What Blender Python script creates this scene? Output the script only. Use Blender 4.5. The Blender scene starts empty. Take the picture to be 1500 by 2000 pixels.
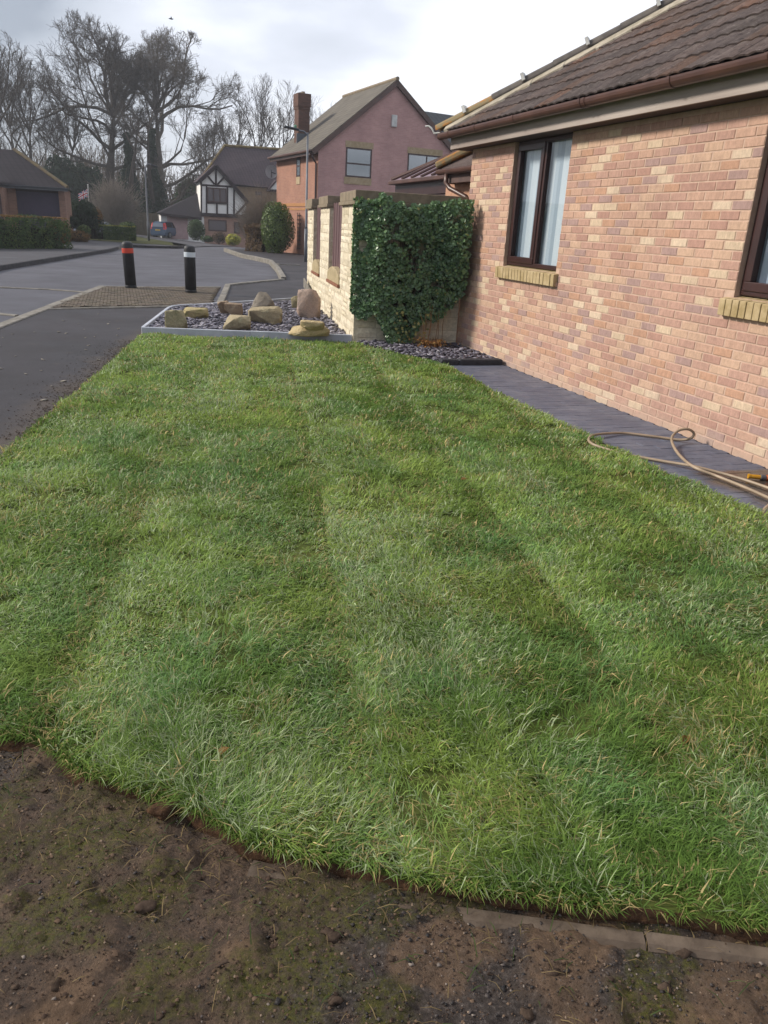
import bpy, bmesh, math, random
import numpy as np
from mathutils import Vector, Matrix
random.seed(7); rng = np.random.default_rng(7)
S = bpy.context.scene; COL = S.collection

# ---------------------------------------------------------------- camera, sky, sun, exposure
F = 1490.0; CX, CY = 750.0, 1000.0; CAM_H = 1.6
def _n(v): return v / np.linalg.norm(v)
_Y = _n(np.array([(229 - CX) / F, (416 - CY) / F, 1.0]))
_D = np.array([(530 - CX) / F, (5000 - CY) / F, 1.0]); _D = _n(_D - _Y * _D.dot(_Y))
_X = np.cross(_D, _Y)
RW = np.array([_X, _Y, -_D])
cd = bpy.data.cameras.new('camera'); cam = bpy.data.objects.new('camera', cd); COL.objects.link(cam)
cd.sensor_fit = 'HORIZONTAL'; cd.sensor_width = 36; cd.lens = 36 * F / 1500
cd.clip_start = 0.05; cd.clip_end = 2000
Rb = RW @ np.diag([1, -1, -1])
cam.matrix_world = Matrix.Translation((0, 0, CAM_H)) @ Matrix(Rb.tolist()).to_4x4()
S.camera = cam

SUN_EL, SUN_AZ = 31.0, math.atan2(0.40, -1.0)        # hazy sun to the left and a little ahead
sund = Vector((math.cos(SUN_AZ) * math.cos(math.radians(SUN_EL)), math.sin(SUN_AZ) * math.cos(math.radians(SUN_EL)), math.sin(math.radians(SUN_EL))))
ld = bpy.data.lights.new('sun', 'SUN'); ld.energy = 2.05; ld.angle = math.radians(9); ld.color = (1, 0.93, 0.82)
sun = bpy.data.objects.new('sun', ld); COL.objects.link(sun); sun.rotation_euler = sund.to_track_quat('Z', 'Y').to_euler()

W = bpy.data.worlds.new('World'); S.world = W; W.use_nodes = True
wt = W.node_tree; wt.nodes.clear()
def wn(t, **k):
    n = wt.nodes.new(t)
    for a, b in k.items(): setattr(n, a, b)
    return n
wo = wn('ShaderNodeOutputWorld'); bg = wn('ShaderNodeBackground'); bg.inputs[1].default_value = 0.108
sky = wn('ShaderNodeTexSky', sky_type='NISHITA', sun_disc=False, sun_elevation=math.radians(SUN_EL), sun_rotation=math.atan2(sund.x, sund.y))
tc = wn('ShaderNodeTexCoord'); sep = wn('ShaderNodeSeparateXYZ'); wt.links.new(tc.outputs['Generated'], sep.inputs[0])
zz = wn('ShaderNodeMath', operation='ADD'); wt.links.new(sep.outputs[2], zz.inputs[0]); zz.inputs[1].default_value = 0.22
zm = wn('ShaderNodeMath', operation='MAXIMUM'); wt.links.new(zz.outputs[0], zm.inputs[0]); zm.inputs[1].default_value = 0.08
dv = wn('ShaderNodeVectorMath', operation='DIVIDE'); wt.links.new(tc.outputs['Generated'], dv.inputs[0])
cb = wn('ShaderNodeCombineXYZ')
for i in range(3): wt.links.new(zm.outputs[0], cb.inputs[i])
wt.links.new(cb.outputs[0], dv.inputs[1])
mp = wn('ShaderNodeMapping'); wt.links.new(dv.outputs[0], mp.inputs[0]); mp.inputs['Location'].default_value = (0.35, 0.9, 0.2)
n1 = wn('ShaderNodeTexNoise'); n1.inputs['Scale'].default_value = 0.9; n1.inputs['Detail'].default_value = 6; n1.inputs['Roughness'].default_value = 0.5
wt.links.new(mp.outputs[0], n1.inputs['Vector'])
# broad brightness of the cloud deck: thin and bright to the right of the street, heavier to the left
dt = wn('ShaderNodeVectorMath', operation='DOT_PRODUCT'); wt.links.new(tc.outputs['Generated'], dt.inputs[0])
dt.inputs[1].default_value = tuple(Vector((0.85, 0.5, 0.1)).normalized())
ma = wn('ShaderNodeMath', operation='MULTIPLY_ADD'); wt.links.new(dt.outputs['Value'], ma.inputs[0]); ma.inputs[1].default_value = 0.16; ma.inputs[2].default_value = -0.02
nc = wn('ShaderNodeMath', operation='MULTIPLY_ADD'); wt.links.new(n1.outputs[0], nc.inputs[0]); nc.inputs[1].default_value = 1.5; nc.inputs[2].default_value = -0.25
ad = wn('ShaderNodeMath', operation='ADD'); wt.links.new(nc.outputs[0], ad.inputs[0]); wt.links.new(ma.outputs[0], ad.inputs[1])
# heavier grey bank low over the trees on the left
d2 = wn('ShaderNodeVectorMath', operation='DOT_PRODUCT'); wt.links.new(tc.outputs['Generated'], d2.inputs[0]); d2.inputs[1].default_value = tuple(Vector((-0.55, 0.80, 0.22)).normalized())
r2 = wn('ShaderNodeMapRange', interpolation_type='SMOOTHSTEP'); wt.links.new(d2.outputs['Value'], r2.inputs[0]); r2.inputs[1].default_value = 0.78; r2.inputs[2].default_value = 1.0; r2.inputs[3].default_value = 0.0; r2.inputs[4].default_value = -0.75
ad2 = wn('ShaderNodeMath', operation='ADD'); wt.links.new(ad.outputs[0], ad2.inputs[0]); wt.links.new(r2.outputs[0], ad2.inputs[1]); ad = ad2
cr = wn('ShaderNodeValToRGB'); e = cr.color_ramp.elements
e[0].position = 0.20; e[0].color = (1.5, 1.65, 1.95, 1); e[1].position = 0.72; e[1].color = (5.3, 5.4, 5.65, 1)
m1 = cr.color_ramp.elements.new(0.42); m1.color = (2.9, 3.05, 3.4, 1)
m2 = cr.color_ramp.elements.new(0.58); m2.color = (3.75, 3.88, 4.3, 1)
wt.links.new(ad.outputs[0], cr.inputs[0])
mx = wn('ShaderNodeMix', data_type='RGBA'); mx.inputs[0].default_value = 0.9
wt.links.new(sky.outputs[0], mx.inputs[6]); wt.links.new(cr.outputs[0], mx.inputs[7])
wt.links.new(mx.outputs[2], bg.inputs[0]); wt.links.new(bg.outputs[0], wo.inputs[0])
S.view_settings.view_transform = 'Standard'; S.view_settings.look = 'None'; S.view_settings.exposure = 1.16; S.view_settings.gamma = 1
S.view_settings.use_curve_mapping = False
S.render.engine = 'CYCLES'
try:
    S.cycles.max_bounces = 6; S.cycles.diffuse_bounces = 3; S.cycles.glossy_bounces = 3; S.cycles.transmission_bounces = 4; S.cycles.transparent_max_bounces = 6
    S.cycles.caustics_reflective = False; S.cycles.caustics_refractive = False
except Exception: pass

# ---------------------------------------------------------------- placement helpers
def ray(x, y): return RW @ np.array([(x - CX) / F, (y - CY) / F, 1.0])
def at(x, y, Y):
    d = ray(x, y); t = Y / d[1]; return np.array([0, 0, CAM_H]) + t * d
def gp(x, y, z=0.0):
    d = ray(x, y); t = (z - CAM_H) / d[2]; return np.array([0, 0, CAM_H]) + t * d
def proj(P):
    P = np.atleast_2d(np.asarray(P, float)) - np.array([0, 0, CAM_H]); c = P @ RW
    return np.stack([c[:, 0] / c[:, 2] * F + CX, c[:, 1] / c[:, 2] * F + CY, c[:, 2]], 1)
def gz(x, y):
    k = np.clip(0.0106 + 0.0019 * (np.asarray(x, float) - 3.9), -0.004, 0.024)
    return -np.clip(np.asarray(y, float) - 42, 0, 60) * k

# ---------------------------------------------------------------- numpy noise
def _hash(ix, iy, seed):
    h = (ix.astype(np.int64) * 374761393 + iy.astype(np.int64) * 668265263 + seed * 982451653) & 0xffffffff
    h = ((h ^ (h >> 13)) * 1274126177) & 0xffffffff
    return ((h ^ (h >> 16)) & 0xffff) / 65535.0
def vnoise(x, y, seed=0):
    x = np.asarray(x, float); y = np.asarray(y, float)
    ix = np.floor(x); iy = np.floor(y); fx = x - ix; fy = y - iy
    fx = fx * fx * (3 - 2 * fx); fy = fy * fy * (3 - 2 * fy)
    a = _hash(ix, iy, seed); b = _hash(ix + 1, iy, seed); c = _hash(ix, iy + 1, seed); d = _hash(ix + 1, iy + 1, seed)
    return (a * (1 - fx) + b * fx) * (1 - fy) + (c * (1 - fx) + d * fx) * fy
def fbm(x, y, seed=0, o=4):
    s = 0; a = 0.5; f = 1.0; t = 0
    for i in range(o):
        s = s + a * vnoise(x * f + 17.3 * i, y * f - 9.1 * i, seed + i); t += a; a *= 0.5; f *= 2.03
    return s / t
def sstep(a, b, x):
    t = np.clip((np.asarray(x, float) - a) / (b - a), 0, 1); return t * t * (3 - 2 * t)
def inpoly(px, py, poly):
    r = np.zeros(len(px), bool); n = len(poly); j = n - 1
    for i in range(n):
        xi, yi = poly[i]; xj, yj = poly[j]
        c = ((yi > py) != (yj > py)) & (px < (xj - xi) * (py - yi) / ((yj - yi) + 1e-12) + xi)
        r ^= c; j = i
    return r

# ---------------------------------------------------------------- object helpers
def tag(o, label=None, cat=None, group=None, kind=None):
    if label: o['label'] = label
    if cat: o['category'] = cat
    if group: o['group'] = group
    if kind: o['kind'] = kind
    return o
def thing(name, label, cat, loc=(0, 0, 0), group=None):
    o = bpy.data.objects.new(name, None); COL.objects.link(o); o.location = tuple(float(v) for v in loc); o.empty_display_size = 0.1
    return tag(o, label, cat, group)
def origin(o):
    v = Vector((0, 0, 0))
    while o is not None: v += o.location; o = o.parent
    return v
def link(name, me, parent=None, loc=None):
    o = bpy.data.objects.new(name, me); COL.objects.link(o)
    if parent is not None: o.parent = parent
    if loc is not None: o.location = loc
    return o
def npmesh(name, V, faces, mat, attrs=None, smooth=False, uniform=None):
    """faces: list of (array n x k) blocks"""
    me = bpy.data.meshes.new(name); V = np.asarray(V, np.float32)
    me.vertices.add(len(V)); me.vertices.foreach_set('co', V.ravel())
    faces = [np.asarray(f, np.int32) for f in faces if len(f)]
    nl = sum(f.size for f in faces); nf = sum(len(f) for f in faces)
    me.loops.add(nl); me.polygons.add(nf)
    me.loops.foreach_set('vertex_index', np.concatenate([f.ravel() for f in faces]))
    tot = np.concatenate([np.full(len(f), f.shape[1], np.int32) for f in faces])
    st = np.concatenate([[0], np.cumsum(tot)[:-1]]).astype(np.int32)
    me.polygons.foreach_set('loop_start', st); me.polygons.foreach_set('loop_total', tot)
    if smooth: me.polygons.foreach_set('use_smooth', np.ones(nf, bool))
    for k, a in (attrs or {}).items():
        a = np.asarray(a, np.float32)
        if a.ndim == 1:
            at_ = me.attributes.new(k, 'FLOAT', 'POINT'); at_.data.foreach_set('value', a)
        else:
            at_ = me.attributes.new(k, 'FLOAT_COLOR', 'POINT')
            if a.shape[1] == 3: a = np.concatenate([a, np.ones((len(a), 1), np.float32)], 1)
            at_.data.foreach_set('color', a.ravel())
    me.update(calc_edges=True); me.validate()
    if mat: me.materials.append(mat)
    return me
class MB:
    def __init__(s): s.v = []; s.f = []; s.t = []
    def add(s, vs, fs, tone=0.5):
        b = len(s.v); s.v += [tuple(float(c) for c in v) for v in vs]; s.f += [tuple(b + i for i in f) for f in fs]; s.t += [tone] * len(vs); return s
    def box(s, a, b, tone=0.5):
        x0, y0, z0 = [min(p, q) for p, q in zip(a, b)]; x1, y1, z1 = [max(p, q) for p, q in zip(a, b)]
        return s.add([(x0, y0, z0), (x1, y0, z0), (x1, y1, z0), (x0, y1, z0), (x0, y0, z1), (x1, y0, z1), (x1, y1, z1), (x0, y1, z1)],
                     [(3, 2, 1, 0), (4, 5, 6, 7), (0, 1, 5, 4), (1, 2, 6, 5), (2, 3, 7, 6), (3, 0, 4, 7)], tone)
    def fbox(s, o, u, v, w, a, b, tone=0.5):
        """box in a frame: origin o, axes u v w, corners a..b"""
        o, u, v, w = [np.asarray(q, float) for q in (o, u, v, w)]
        P = [o + u * x + v * y + w * z for z in (a[2], b[2]) for (x, y) in ((a[0], a[1]), (b[0], a[1]), (b[0], b[1]), (a[0], b[1]))]
        return s.add(P, [(3, 2, 1, 0), (4, 5, 6, 7), (0, 1, 5, 4), (1, 2, 6, 5), (2, 3, 7, 6), (3, 0, 4, 7)], tone)
    def prism(s, poly, d0, d1, tone=0.5):
        """poly: 3d points (planar), extruded from offset vector d0 to d1"""
        P = [np.asarray(p, float) for p in poly]; n = len(P)
        A = [p + np.asarray(d0, float) for p in P]; B = [p + np.asarray(d1, float) for p in P]
        return s.add(A + B, [tuple(range(n - 1, -1, -1)), tuple(range(n, 2 * n))] + [(i, (i + 1) % n, n + (i + 1) % n, n + i) for i in range(n)], tone)
    def tube(s, pts, r, sides=8, cap=True, tone=0.5):
        P = [np.asarray(p, float) for p in pts]; n = len(P)
        R = [r] * n if np.isscalar(r) else list(r)
        vs = []; prev = None
        for i, p in enumerate(P):
            t = P[min(i + 1, n - 1)] - P[max(i - 1, 0)]; t = t / (np.linalg.norm(t) + 1e-12)
            if prev is None:
                a = np.cross(t, [0, 0, 1.0]);
                if np.linalg.norm(a) < 0.1: a = np.cross(t, [0, 1.0, 0])
            else: a = prev - t * prev.dot(t)
            a = a / np.linalg.norm(a); prev = a; b = np.cross(t, a)
            for k in range(sides):
                g = 2 * math.pi * k / sides; vs.append(p + (a * math.cos(g) + b * math.sin(g)) * R[i])
        fs = [(i * sides + k, i * sides + (k + 1) % sides, (i + 1) * sides + (k + 1) % sides, (i + 1) * sides + k) for i in range(n - 1) for k in range(sides)]
        if cap: fs += [tuple(range(sides - 1, -1, -1)), tuple((n - 1) * sides + k for k in range(sides))]
        return s.add(vs, fs, tone)
    def lathe(s, c, prof, sides=20, tone=0.5):
        c = np.asarray(c, float); vs = []; n = len(prof)
        for r, z in prof:
            for k in range(sides):
                g = 2 * math.pi * k / sides; vs.append(c + np.array([r * math.cos(g), r * math.sin(g), z]))
        fs = [(i * sides + k, i * sides + (k + 1) % sides, (i + 1) * sides + (k + 1) % sides, (i + 1) * sides + k) for i in range(n - 1) for k in range(sides)]
        fs += [tuple(range(sides - 1, -1, -1)), tuple((n - 1) * sides + k for k in range(sides))]
        return s.add(vs, fs, tone)
    def build(s, name, mat, parent=None, smooth=False, bevel=0, label=None, kind=None):
        off = origin(parent) if parent is not None else Vector((0, 0, 0))
        me = bpy.data.meshes.new(name); me.from_pydata([(v[0] - off.x, v[1] - off.y, v[2] - off.z) for v in s.v], [], s.f); me.update()
        a = me.attributes.new('tone', 'FLOAT', 'POINT'); a.data.foreach_set('value', np.asarray(s.t, np.float32))
        me.materials.append(mat)
        if smooth: me.polygons.foreach_set('use_smooth', np.ones(len(me.polygons), bool))
        o = link(name, me, parent)
        if bevel:
            m = o.modifiers.new('bevel', 'BEVEL'); m.width = bevel; m.segments = 2; m.limit_method = 'ANGLE'; m.angle_limit = math.radians(40)
        if label: o['label'] = label
        if kind: o['kind'] = kind
        return o
def struct(o, label=None):
    o['kind'] = 'structure'
    if label: o['label'] = label
    return o
def npobj(name, V, faces, mat, parent=None, attrs=None, smooth=False, kind=None, label=None):
    off = origin(parent) if parent is not None else Vector((0, 0, 0))
    me = npmesh(name, np.asarray(V) - np.array(off), faces, mat, attrs, smooth)
    o = link(name, me, parent)
    if kind: o['kind'] = kind
    if label: o['label'] = label
    return o

# ---------------------------------------------------------------- materials
def lin(h):
    c = [int(h[i:i + 2], 16) / 255 for i in (0, 2, 4)]
    return tuple((v / 12.92 if v <= 0.04045 else ((v + 0.055) / 1.055) ** 2.4) for v in c) + (1,)
class NT:
    def __init__(s, name):
        s.m = bpy.data.materials.new(name); s.m.use_nodes = True; s.t = s.m.node_tree; s.t.nodes.clear()
        s.out = s.n('ShaderNodeOutputMaterial'); s.b = s.n('ShaderNodeBsdfPrincipled'); s.l(s.b.outputs[0], s.out.inputs[0])
        s.pos = None
    def n(s, t, **k):
        x = s.t.nodes.new(t)
        for a, b in k.items(): setattr(x, a, b)
        return x
    def l(s, a, b): s.t.links.new(a, b)
    def P(s):
        if s.pos is None: s.pos = s.n('ShaderNodeNewGeometry').outputs['Position']
        return s.pos
    def noise(s, scale, detail=4, rough=0.55, vec=None, stretch=None, off=(0, 0, 0)):
        v = vec or s.P()
        if stretch or any(off):
            m = s.n('ShaderNodeMapping'); s.l(v, m.inputs[0]); m.inputs['Scale'].default_value = stretch or (1, 1, 1); m.inputs['Location'].default_value = off; v = m.outputs[0]
        x = s.n('ShaderNodeTexNoise'); x.inputs['Scale'].default_value = scale; x.inputs['Detail'].default_value = detail; x.inputs['Roughness'].default_value = rough
        s.l(v, x.inputs['Vector']); return x.outputs[0]
    def voronoi(s, scale, feat='F1'):
        x = s.n('ShaderNodeTexVoronoi', feature=feat); x.inputs['Scale'].default_value = scale; s.l(s.P(), x.inputs['Vector']); return x
    def ramp(s, fac, stops, interp='LINEAR'):
        r = s.n('ShaderNodeValToRGB'); s.l(fac, r.inputs[0]); el = r.color_ramp.elements; r.color_ramp.interpolation = interp
        while len(el) < len(stops): el.new(0.5)
        for q, (p, c) in zip(el, stops):
            q.position = p; q.color = c if not isinstance(c, (int, float)) else (c, c, c, 1)
        return r.outputs[0]
    def mix(s, fac, a, b, mode='MIX'):
        x = s.n('ShaderNodeMix', data_type='RGBA', blend_type=mode)
        for inp, v in ((0, fac), (6, a), (7, b)):
            if hasattr(v, 'is_linked') or hasattr(v, 'links'): s.l(v, x.inputs[inp])
            else: x.inputs[inp].default_value = v
        return x.outputs[2]
    def attr(s, name, out='Fac'):
        a = s.n('ShaderNodeAttribute'); a.attribute_name = name; return a.outputs[out]
    def rand(s): return s.n('ShaderNodeObjectInfo').outputs['Random']
    def math(s, op, a, b=None):
        x = s.n('ShaderNodeMath', operation=op)
        for i, v in enumerate((a, b)):
            if v is None: continue
            if isinstance(v, (int, float)): x.inputs[i].default_value = v
            else: s.l(v, x.inputs[i])
        return x.outputs[0]
    def bump(s, h, strength=0.3, dist=0.01):
        x = s.n('ShaderNodeBump'); x.inputs['Strength'].default_value = strength; x.inputs['Distance'].default_value = dist; s.l(h, x.inputs['Height']); s.l(x.outputs[0], s.b.inputs['Normal'])
    def done(s, col=None, rough=0.8, spec=0.3, **k):
        if col is not None:
            if hasattr(col, 'links'): s.l(col, s.b.inputs['Base Color'])
            else: s.b.inputs['Base Color'].default_value = col
        if hasattr(rough, 'links'): s.l(rough, s.b.inputs['Roughness'])
        else: s.b.inputs['Roughness'].default_value = rough
        s.b.inputs['Specular IOR Level'].default_value = spec
        for a, v in k.items(): s.b.inputs[a.replace('_', ' ')].default_value = v
        return s.m
def simple(name, c1, c2=None, scale=6, rough=0.7, spec=0.3, bump=0.0, bscale=None, lo=0.35, hi=0.65, stretch=None, dist=0.01, **k):
    t = NT(name); c1 = lin(c1) if isinstance(c1, str) else c1
    if c2 is None:
        c2 = tuple(v * 0.72 for v in c1[:3]) + (1,)
    else: c2 = lin(c2) if isinstance(c2, str) else c2
    n = t.noise(scale, 5, 0.6, stretch=stretch)
    col = t.ramp(n, [(lo, c1), (hi, c2)])
    if bump: t.bump(t.noise(bscale or scale * 4, 5, 0.65, stretch=stretch), bump, dist)
    return t.done(col, rough, spec, **k)
# ---------------------------------------------------------------- ground, road, pavements
def sheet(name, poly, off, mat, zf=None, step=4.0, kind='structure', parent=None, label=None):
    zf = zf or gz
    bm = bmesh.new(); bm.faces.new([bm.verts.new((float(p[0]), float(p[1]), 0)) for p in poly])
    xs = [p[0] for p in poly]; ys = [p[1] for p in poly]
    for ax, lo, hi in ((0, min(xs), max(xs)), (1, min(ys), max(ys))):
        st = step if hi - lo < 150 else max(step, 12.0)
        k = math.floor(lo / st) + 1
        while k * st < hi:
            co = [0, 0, 0]; no = [0, 0, 0]; co[ax] = k * st; no[ax] = 1
            bmesh.ops.bisect_plane(bm, geom=bm.verts[:] + bm.edges[:] + bm.faces[:], plane_co=co, plane_no=no); k += 1
    for v in bm.verts: v.co.z = float(zf(v.co.x, v.co.y)) + off
    for f in bm.faces:
        f.normal_update()
        if f.normal.z < 0: f.normal_flip()
    me = bpy.data.meshes.new(name); bm.to_mesh(me); bm.free(); me.materials.append(mat)
    o = link(name, me, parent)
    if kind: o['kind'] = kind
    if label: o['label'] = label
    return o

def m_tarmac(name, base, light, speck=0.25):
    t = NT(name)
    c = t.ramp(t.noise(0.55, 5, 0.6), [(0.3, lin(base)), (0.7, lin(light))])
    g = t.ramp(t.noise(160, 2, 0.5), [(0.35, 0.55), (0.65, 1.35)])
    c = t.mix(speck * 2, c, g, 'MULTIPLY')
    st = t.ramp(t.noise(2.3, 6, 0.7, off=(3, 8, 0)), [(0.60, 0.0), (0.72, 0.45)])
    if speck > .3:                                                     # brown soil trodden on to the tarmac along the lawn edge
        sp = t.n('ShaderNodeSeparateXYZ'); t.l(t.P(), sp.inputs[0]); w_ = t.math('ADD', sp.outputs[0], t.math('MULTIPLY', sp.outputs[1], -0.19))
        w_ = t.math('ADD', w_, t.math('MULTIPLY', t.noise(1.7, 6, .65), 0.9)); yl = t.ramp(t.math('MULTIPLY', sp.outputs[1], .05), [(.575, 1.0), (.62, 0.0)])
        st = t.math('MAXIMUM', st, t.math('MULTIPLY', yl, t.ramp(t.math('ADD', w_, 2.0), [(.2, 0.0), (.50, .75)])))
    c = t.mix(st, c, lin('4a4038'))
    t.bump(t.noise(140, 3, 0.6), 0.35, 0.004)
    return t.done(c, t.ramp(t.noise(1.2, 4), [(0.3, 0.62), (0.7, 0.82)]), 0.35)
M_ROAD = m_tarmac('road_asphalt', '424147', '56555c')
M_PAVE = m_tarmac('pavement_tarmac', '2a282b', '363236', 0.4)
M_PAVE2 = m_tarmac('far_pavement_tarmac', '3d3b3f', '464448', 0.3)
M_KERB = simple('kerb_concrete', '8d8880', '6b665e', 5, 0.85, 0.2, 0.3, 60, dist=0.004)
M_KERBD = simple('dark_kerb_concrete', '4d4b4c', '39383a', 6, 0.85, 0.2, 0.3, 60, dist=0.004)
M_EARTH = simple('far_ground_earth', '3c3a26', '2c2a1e', 0.4, 0.95, 0.1, 0.4, 3, dist=0.05)

sheet('ground', [(-260, -60), (320, -60), (320, 420), (-260, 420)], -0.14, M_EARTH, step=6)
kL = [gp(-40, 541), gp(0, 528), gp(120, 508), gp(215, 492), gp(232, 487), gp(243, 481)]
kFar = [(0.3, 43.2), (1.4, 43.6), (2.9, 44.6), (4.0, 48), (4.3, 54), (3.6, 60), (2.2, 67), (1.2, 72)]
kR = [gp(420, 598), gp(440, 560), gp(500, 556), gp(549, 552), gp(539, 531), gp(525, 515), gp(500, 509), gp(470, 503), gp(446, 494), gp(437, 490)]
road = [(-14, 16), (-7, 17.6)] + [(p[0], p[1]) for p in kL] + kFar + [(10.5, 70), (9.4, 60), (8.0, 53)] + [(p[0], p[1]) for p in kR[::-1]] + [(1.2, 15.4), (-1.73, 12.5), (-3.2, 9), (-8, 6), (-14, 8)]
sheet('road', road, -0.012, M_ROAD)
# tarmac pavement beside the lawn, running on past the rockery to the houses on the right
def z_right(x, y): return gz(x, y) + 0.085 * sstep(17, 23, y) * sstep(1.5, 2.6, x)
pv = [(-9, 3.0), (-7, 9.5), (-1.9, 11.6), (-1.73, 12.56), (-1.37, 14.5), (1.71, 15.66), (2.47, 20.25)] + [(p[0], p[1]) for p in kR[2:]] + [(8.0, 53), (9.4, 60), (20, 60), (20, 22), (5.0, 22), (5.0, 13), (3.3, 11), (1.5, 9), (-0.5, 5.0), (-1.0, 3.0)]
sheet('pavement', pv, 0.0, M_PAVE, z_right, step=2.0)
lp = [(p[0], p[1]) for p in kL] + kFar[:3] + [(2.9, 45.6), (1.2, 48), (-3, 48), (-9, 44), (-30, 36), (-30, 16), (-14, 16.02), (-7, 17.62)]
sheet('far_pavement', lp, 0.10, M_PAVE2, step=3.0)
sheet('driveway', [(2.9, 44.7), (4.0, 48), (4.3, 54), (3.6, 60), (2.2, 67), (1.2, 72), (1.0, 80.2), (7.0, 80.2), (7.3, 76), (10, 70)], 0.03, M_PAVE2, step=3.0)
sheet('verge', [(1.1, 46.2), (2.9, 47), (3.2, 53), (2.4, 60), (-0.5, 70), (-3, 70), (-2.5, 48.5)], 0.12, simple('verge_grass', '4a4a2c', '3a3f24', 2, 0.95, 0.1, 0.6, 30, dist=0.04))

def kerb_run(name, pts, w, top, bot, mat, label=None, stone=0.9, zf=gz, side=1, gap=0.012):
    """kerb stones laid one after another along a line"""
    root = bpy.data.objects.new(name, None); COL.objects.link(root); root.location = (float(pts[0][0]), float(pts[0][1]), 0); root['kind'] = 'structure'
    if label: root['label'] = label
    P = [np.array(p[:2], float) for p in pts]; seg = [np.linalg.norm(P[i + 1] - P[i]) for i in range(len(P) - 1)]
    cum = np.concatenate([[0], np.cumsum(seg)])
    def q(s):
        i = min(int(np.searchsorted(cum, s, 'right')) - 1, len(seg) - 1); i = max(i, 0)
        return P[i] + (P[i + 1] - P[i]) * ((s - cum[i]) / seg[i])
    n = max(1, int(round(cum[-1] / stone)))
    for i in range(n):
        a = q(cum[-1] * i / n); b = q(cum[-1] * (i + 1) / n - 1e-6); d = b - a; L = np.linalg.norm(d)
        if L < 0.05: continue
        d /= L; nr = np.array([d[1], -d[0]]) * side
        m = MB(); z0 = float(zf(*a)); z1 = float(zf(*b)); dz = random.uniform(-.004, .004); ch = min(0.012, (top - bot) * .3)
        sec = [(0, bot), (w, bot), (w, top - ch), (w - ch, top), (ch, top), (0, top - ch)]
        vs = []
        for base, zz_, g in ((a, z0, gap / 2), (b, z1, -gap / 2)):
            for (o_, h_) in sec: vs.append((*(base + d * g + nr * o_), zz_ + h_ + dz))
        k = len(sec)
        m.add(vs, [tuple(range(k)), tuple(range(2 * k - 1, k - 1, -1))] + [(j, k + j, k + (j + 1) % k, (j + 1) % k) for j in range(k)], random.random())
        m.build('kerb_stone', mat, root)
    return root
kerb_run('left_kerb', kL[:-1], 0.13, 0.125, -0.1, M_KERBD, 'dark raised kerb along the left pavement', side=-1)
kerb_run('dropped_kerb', [kL[-2], kL[-1], kFar[0]], 0.14, 0.06, -0.1, M_KERB, 'pale dropped kerb where the left pavement turns', side=-1)
kerb_run('far_kerb', kFar[:4], 0.13, 0.12, -0.1, M_KERBD, 'dark kerb at the far end of the road', side=-1, stone=1.2)
kerb_run('right_kerb', kR[3:], 0.15, 0.15, -0.1, M_KERB, 'pale worn kerb round the right side of the road', side=1, zf=lambda a, b: float(gz(a, b)) + .01)
kerb_run('flush_kerb', kR[:4], 0.14, 0.035, -0.1, M_KERB, 'low pale kerb beside the bollards', side=1, zf=lambda a, b: float(z_right(a + .25, b)))
kerb_run('channel_kerb', [gp(-60, 655), gp(0, 632), gp(75, 604), gp(192, 560)], 0.17, 0.022, -0.1, M_KERB, 'flush pale kerb line between pavement and road', side=1)
kerb_run('crossing_kerb', [gp(192, 560), gp(250, 562), gp(432, 562)], 0.10, 0.022, -0.1, M_KERB, 'flush kerb behind the bollards', side=-1)
kerb_run('crossing_kerb', [gp(75, 604), gp(240, 601), gp(420, 597)], 0.10, 0.024, -0.1, M_KERB, 'flush kerb in front of the brick paved strip', side=1)
kerb_run('channel_kerb', [gp(-60, 559), gp(0, 561), gp(90, 564), gp(165, 570)], 0.09, 0.012, -0.1, M_KERB, 'thin pale kerb line across the side road', side=1)
kerb_run('channel_kerb', [gp(-60, 606), gp(0, 611), gp(38, 616)], 0.10, 0.012, -0.1, M_KERB, 'short pale kerb line at the left edge', side=1)

# brick paved strip the bollards stand on
t = NT('paving_brick'); c = t.ramp(t.rand(), [(0, lin('564c44')), (0.5, lin('655a4f')), (1, lin('4c4640'))]); c = t.mix(t.ramp(t.noise(3, 5), [(0.45, 0.0), (0.7, 0.5)]), c, lin('5b5640'))
M_PBRICK = t.done(c, 0.85, 0.2)
t = NT('paving_brick_small'); c = t.ramp(t.attr('tone'), [(0, lin('564c44')), (0.5, lin('655a4f')), (1, lin('4c4640'))]); c = t.mix(t.ramp(t.noise(3, 5), [(0.45, 0.0), (0.7, 0.5)]), c, lin('5b5640'))
M_PBRICK2 = t.done(c, 0.85, 0.2)
quad = [(-0.52 + .1, 19.15), (2.25, 19.78), (1.62, 15.78), (-1.22, 14.66)]
cp = sheet('crossing_paving', quad, 0.004, simple('paving_joint_sand', '4a443a', '3a362e', 8, 0.95))
mb_rest = MB(); qx = np.array(quad)
nb = 0
for j in range(42):
    for i in range(34):
        x = -1.6 + i * 0.125 + (0.06 if j % 2 else 0); y = 14.5 + j * 0.125
        if not inpoly(np.array([x]), np.array([y]), quad)[0]: continue
        z = 0.008 + random.uniform(0, .006)
        mb_rest.box((x - .057, y - .057, 0), (x + .057, y + .057, z + .01), random.random())
mb_rest.build('paving_blocks', M_PBRICK2, cp, kind='stuff')
# manhole cover on the right pavement
c0 = gp(562, 517, .085); dr = thing('inspection_cover', 'pale rectangular inspection cover set in the right pavement', 'manhole cover', (c0[0], c0[1], c0[2]))
MB().box((c0[0] - .42, c0[1] - .35, c0[2] + .0), (c0[0] + .42, c0[1] + .35, c0[2] + .02)).build('frame', M_KERB, dr)
MB().box((c0[0] - .36, c0[1] - .29, c0[2] + .015), (c0[0] + .36, c0[1] + .29, c0[2] + .027)).build('lid', M_KERBD, dr)

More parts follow.
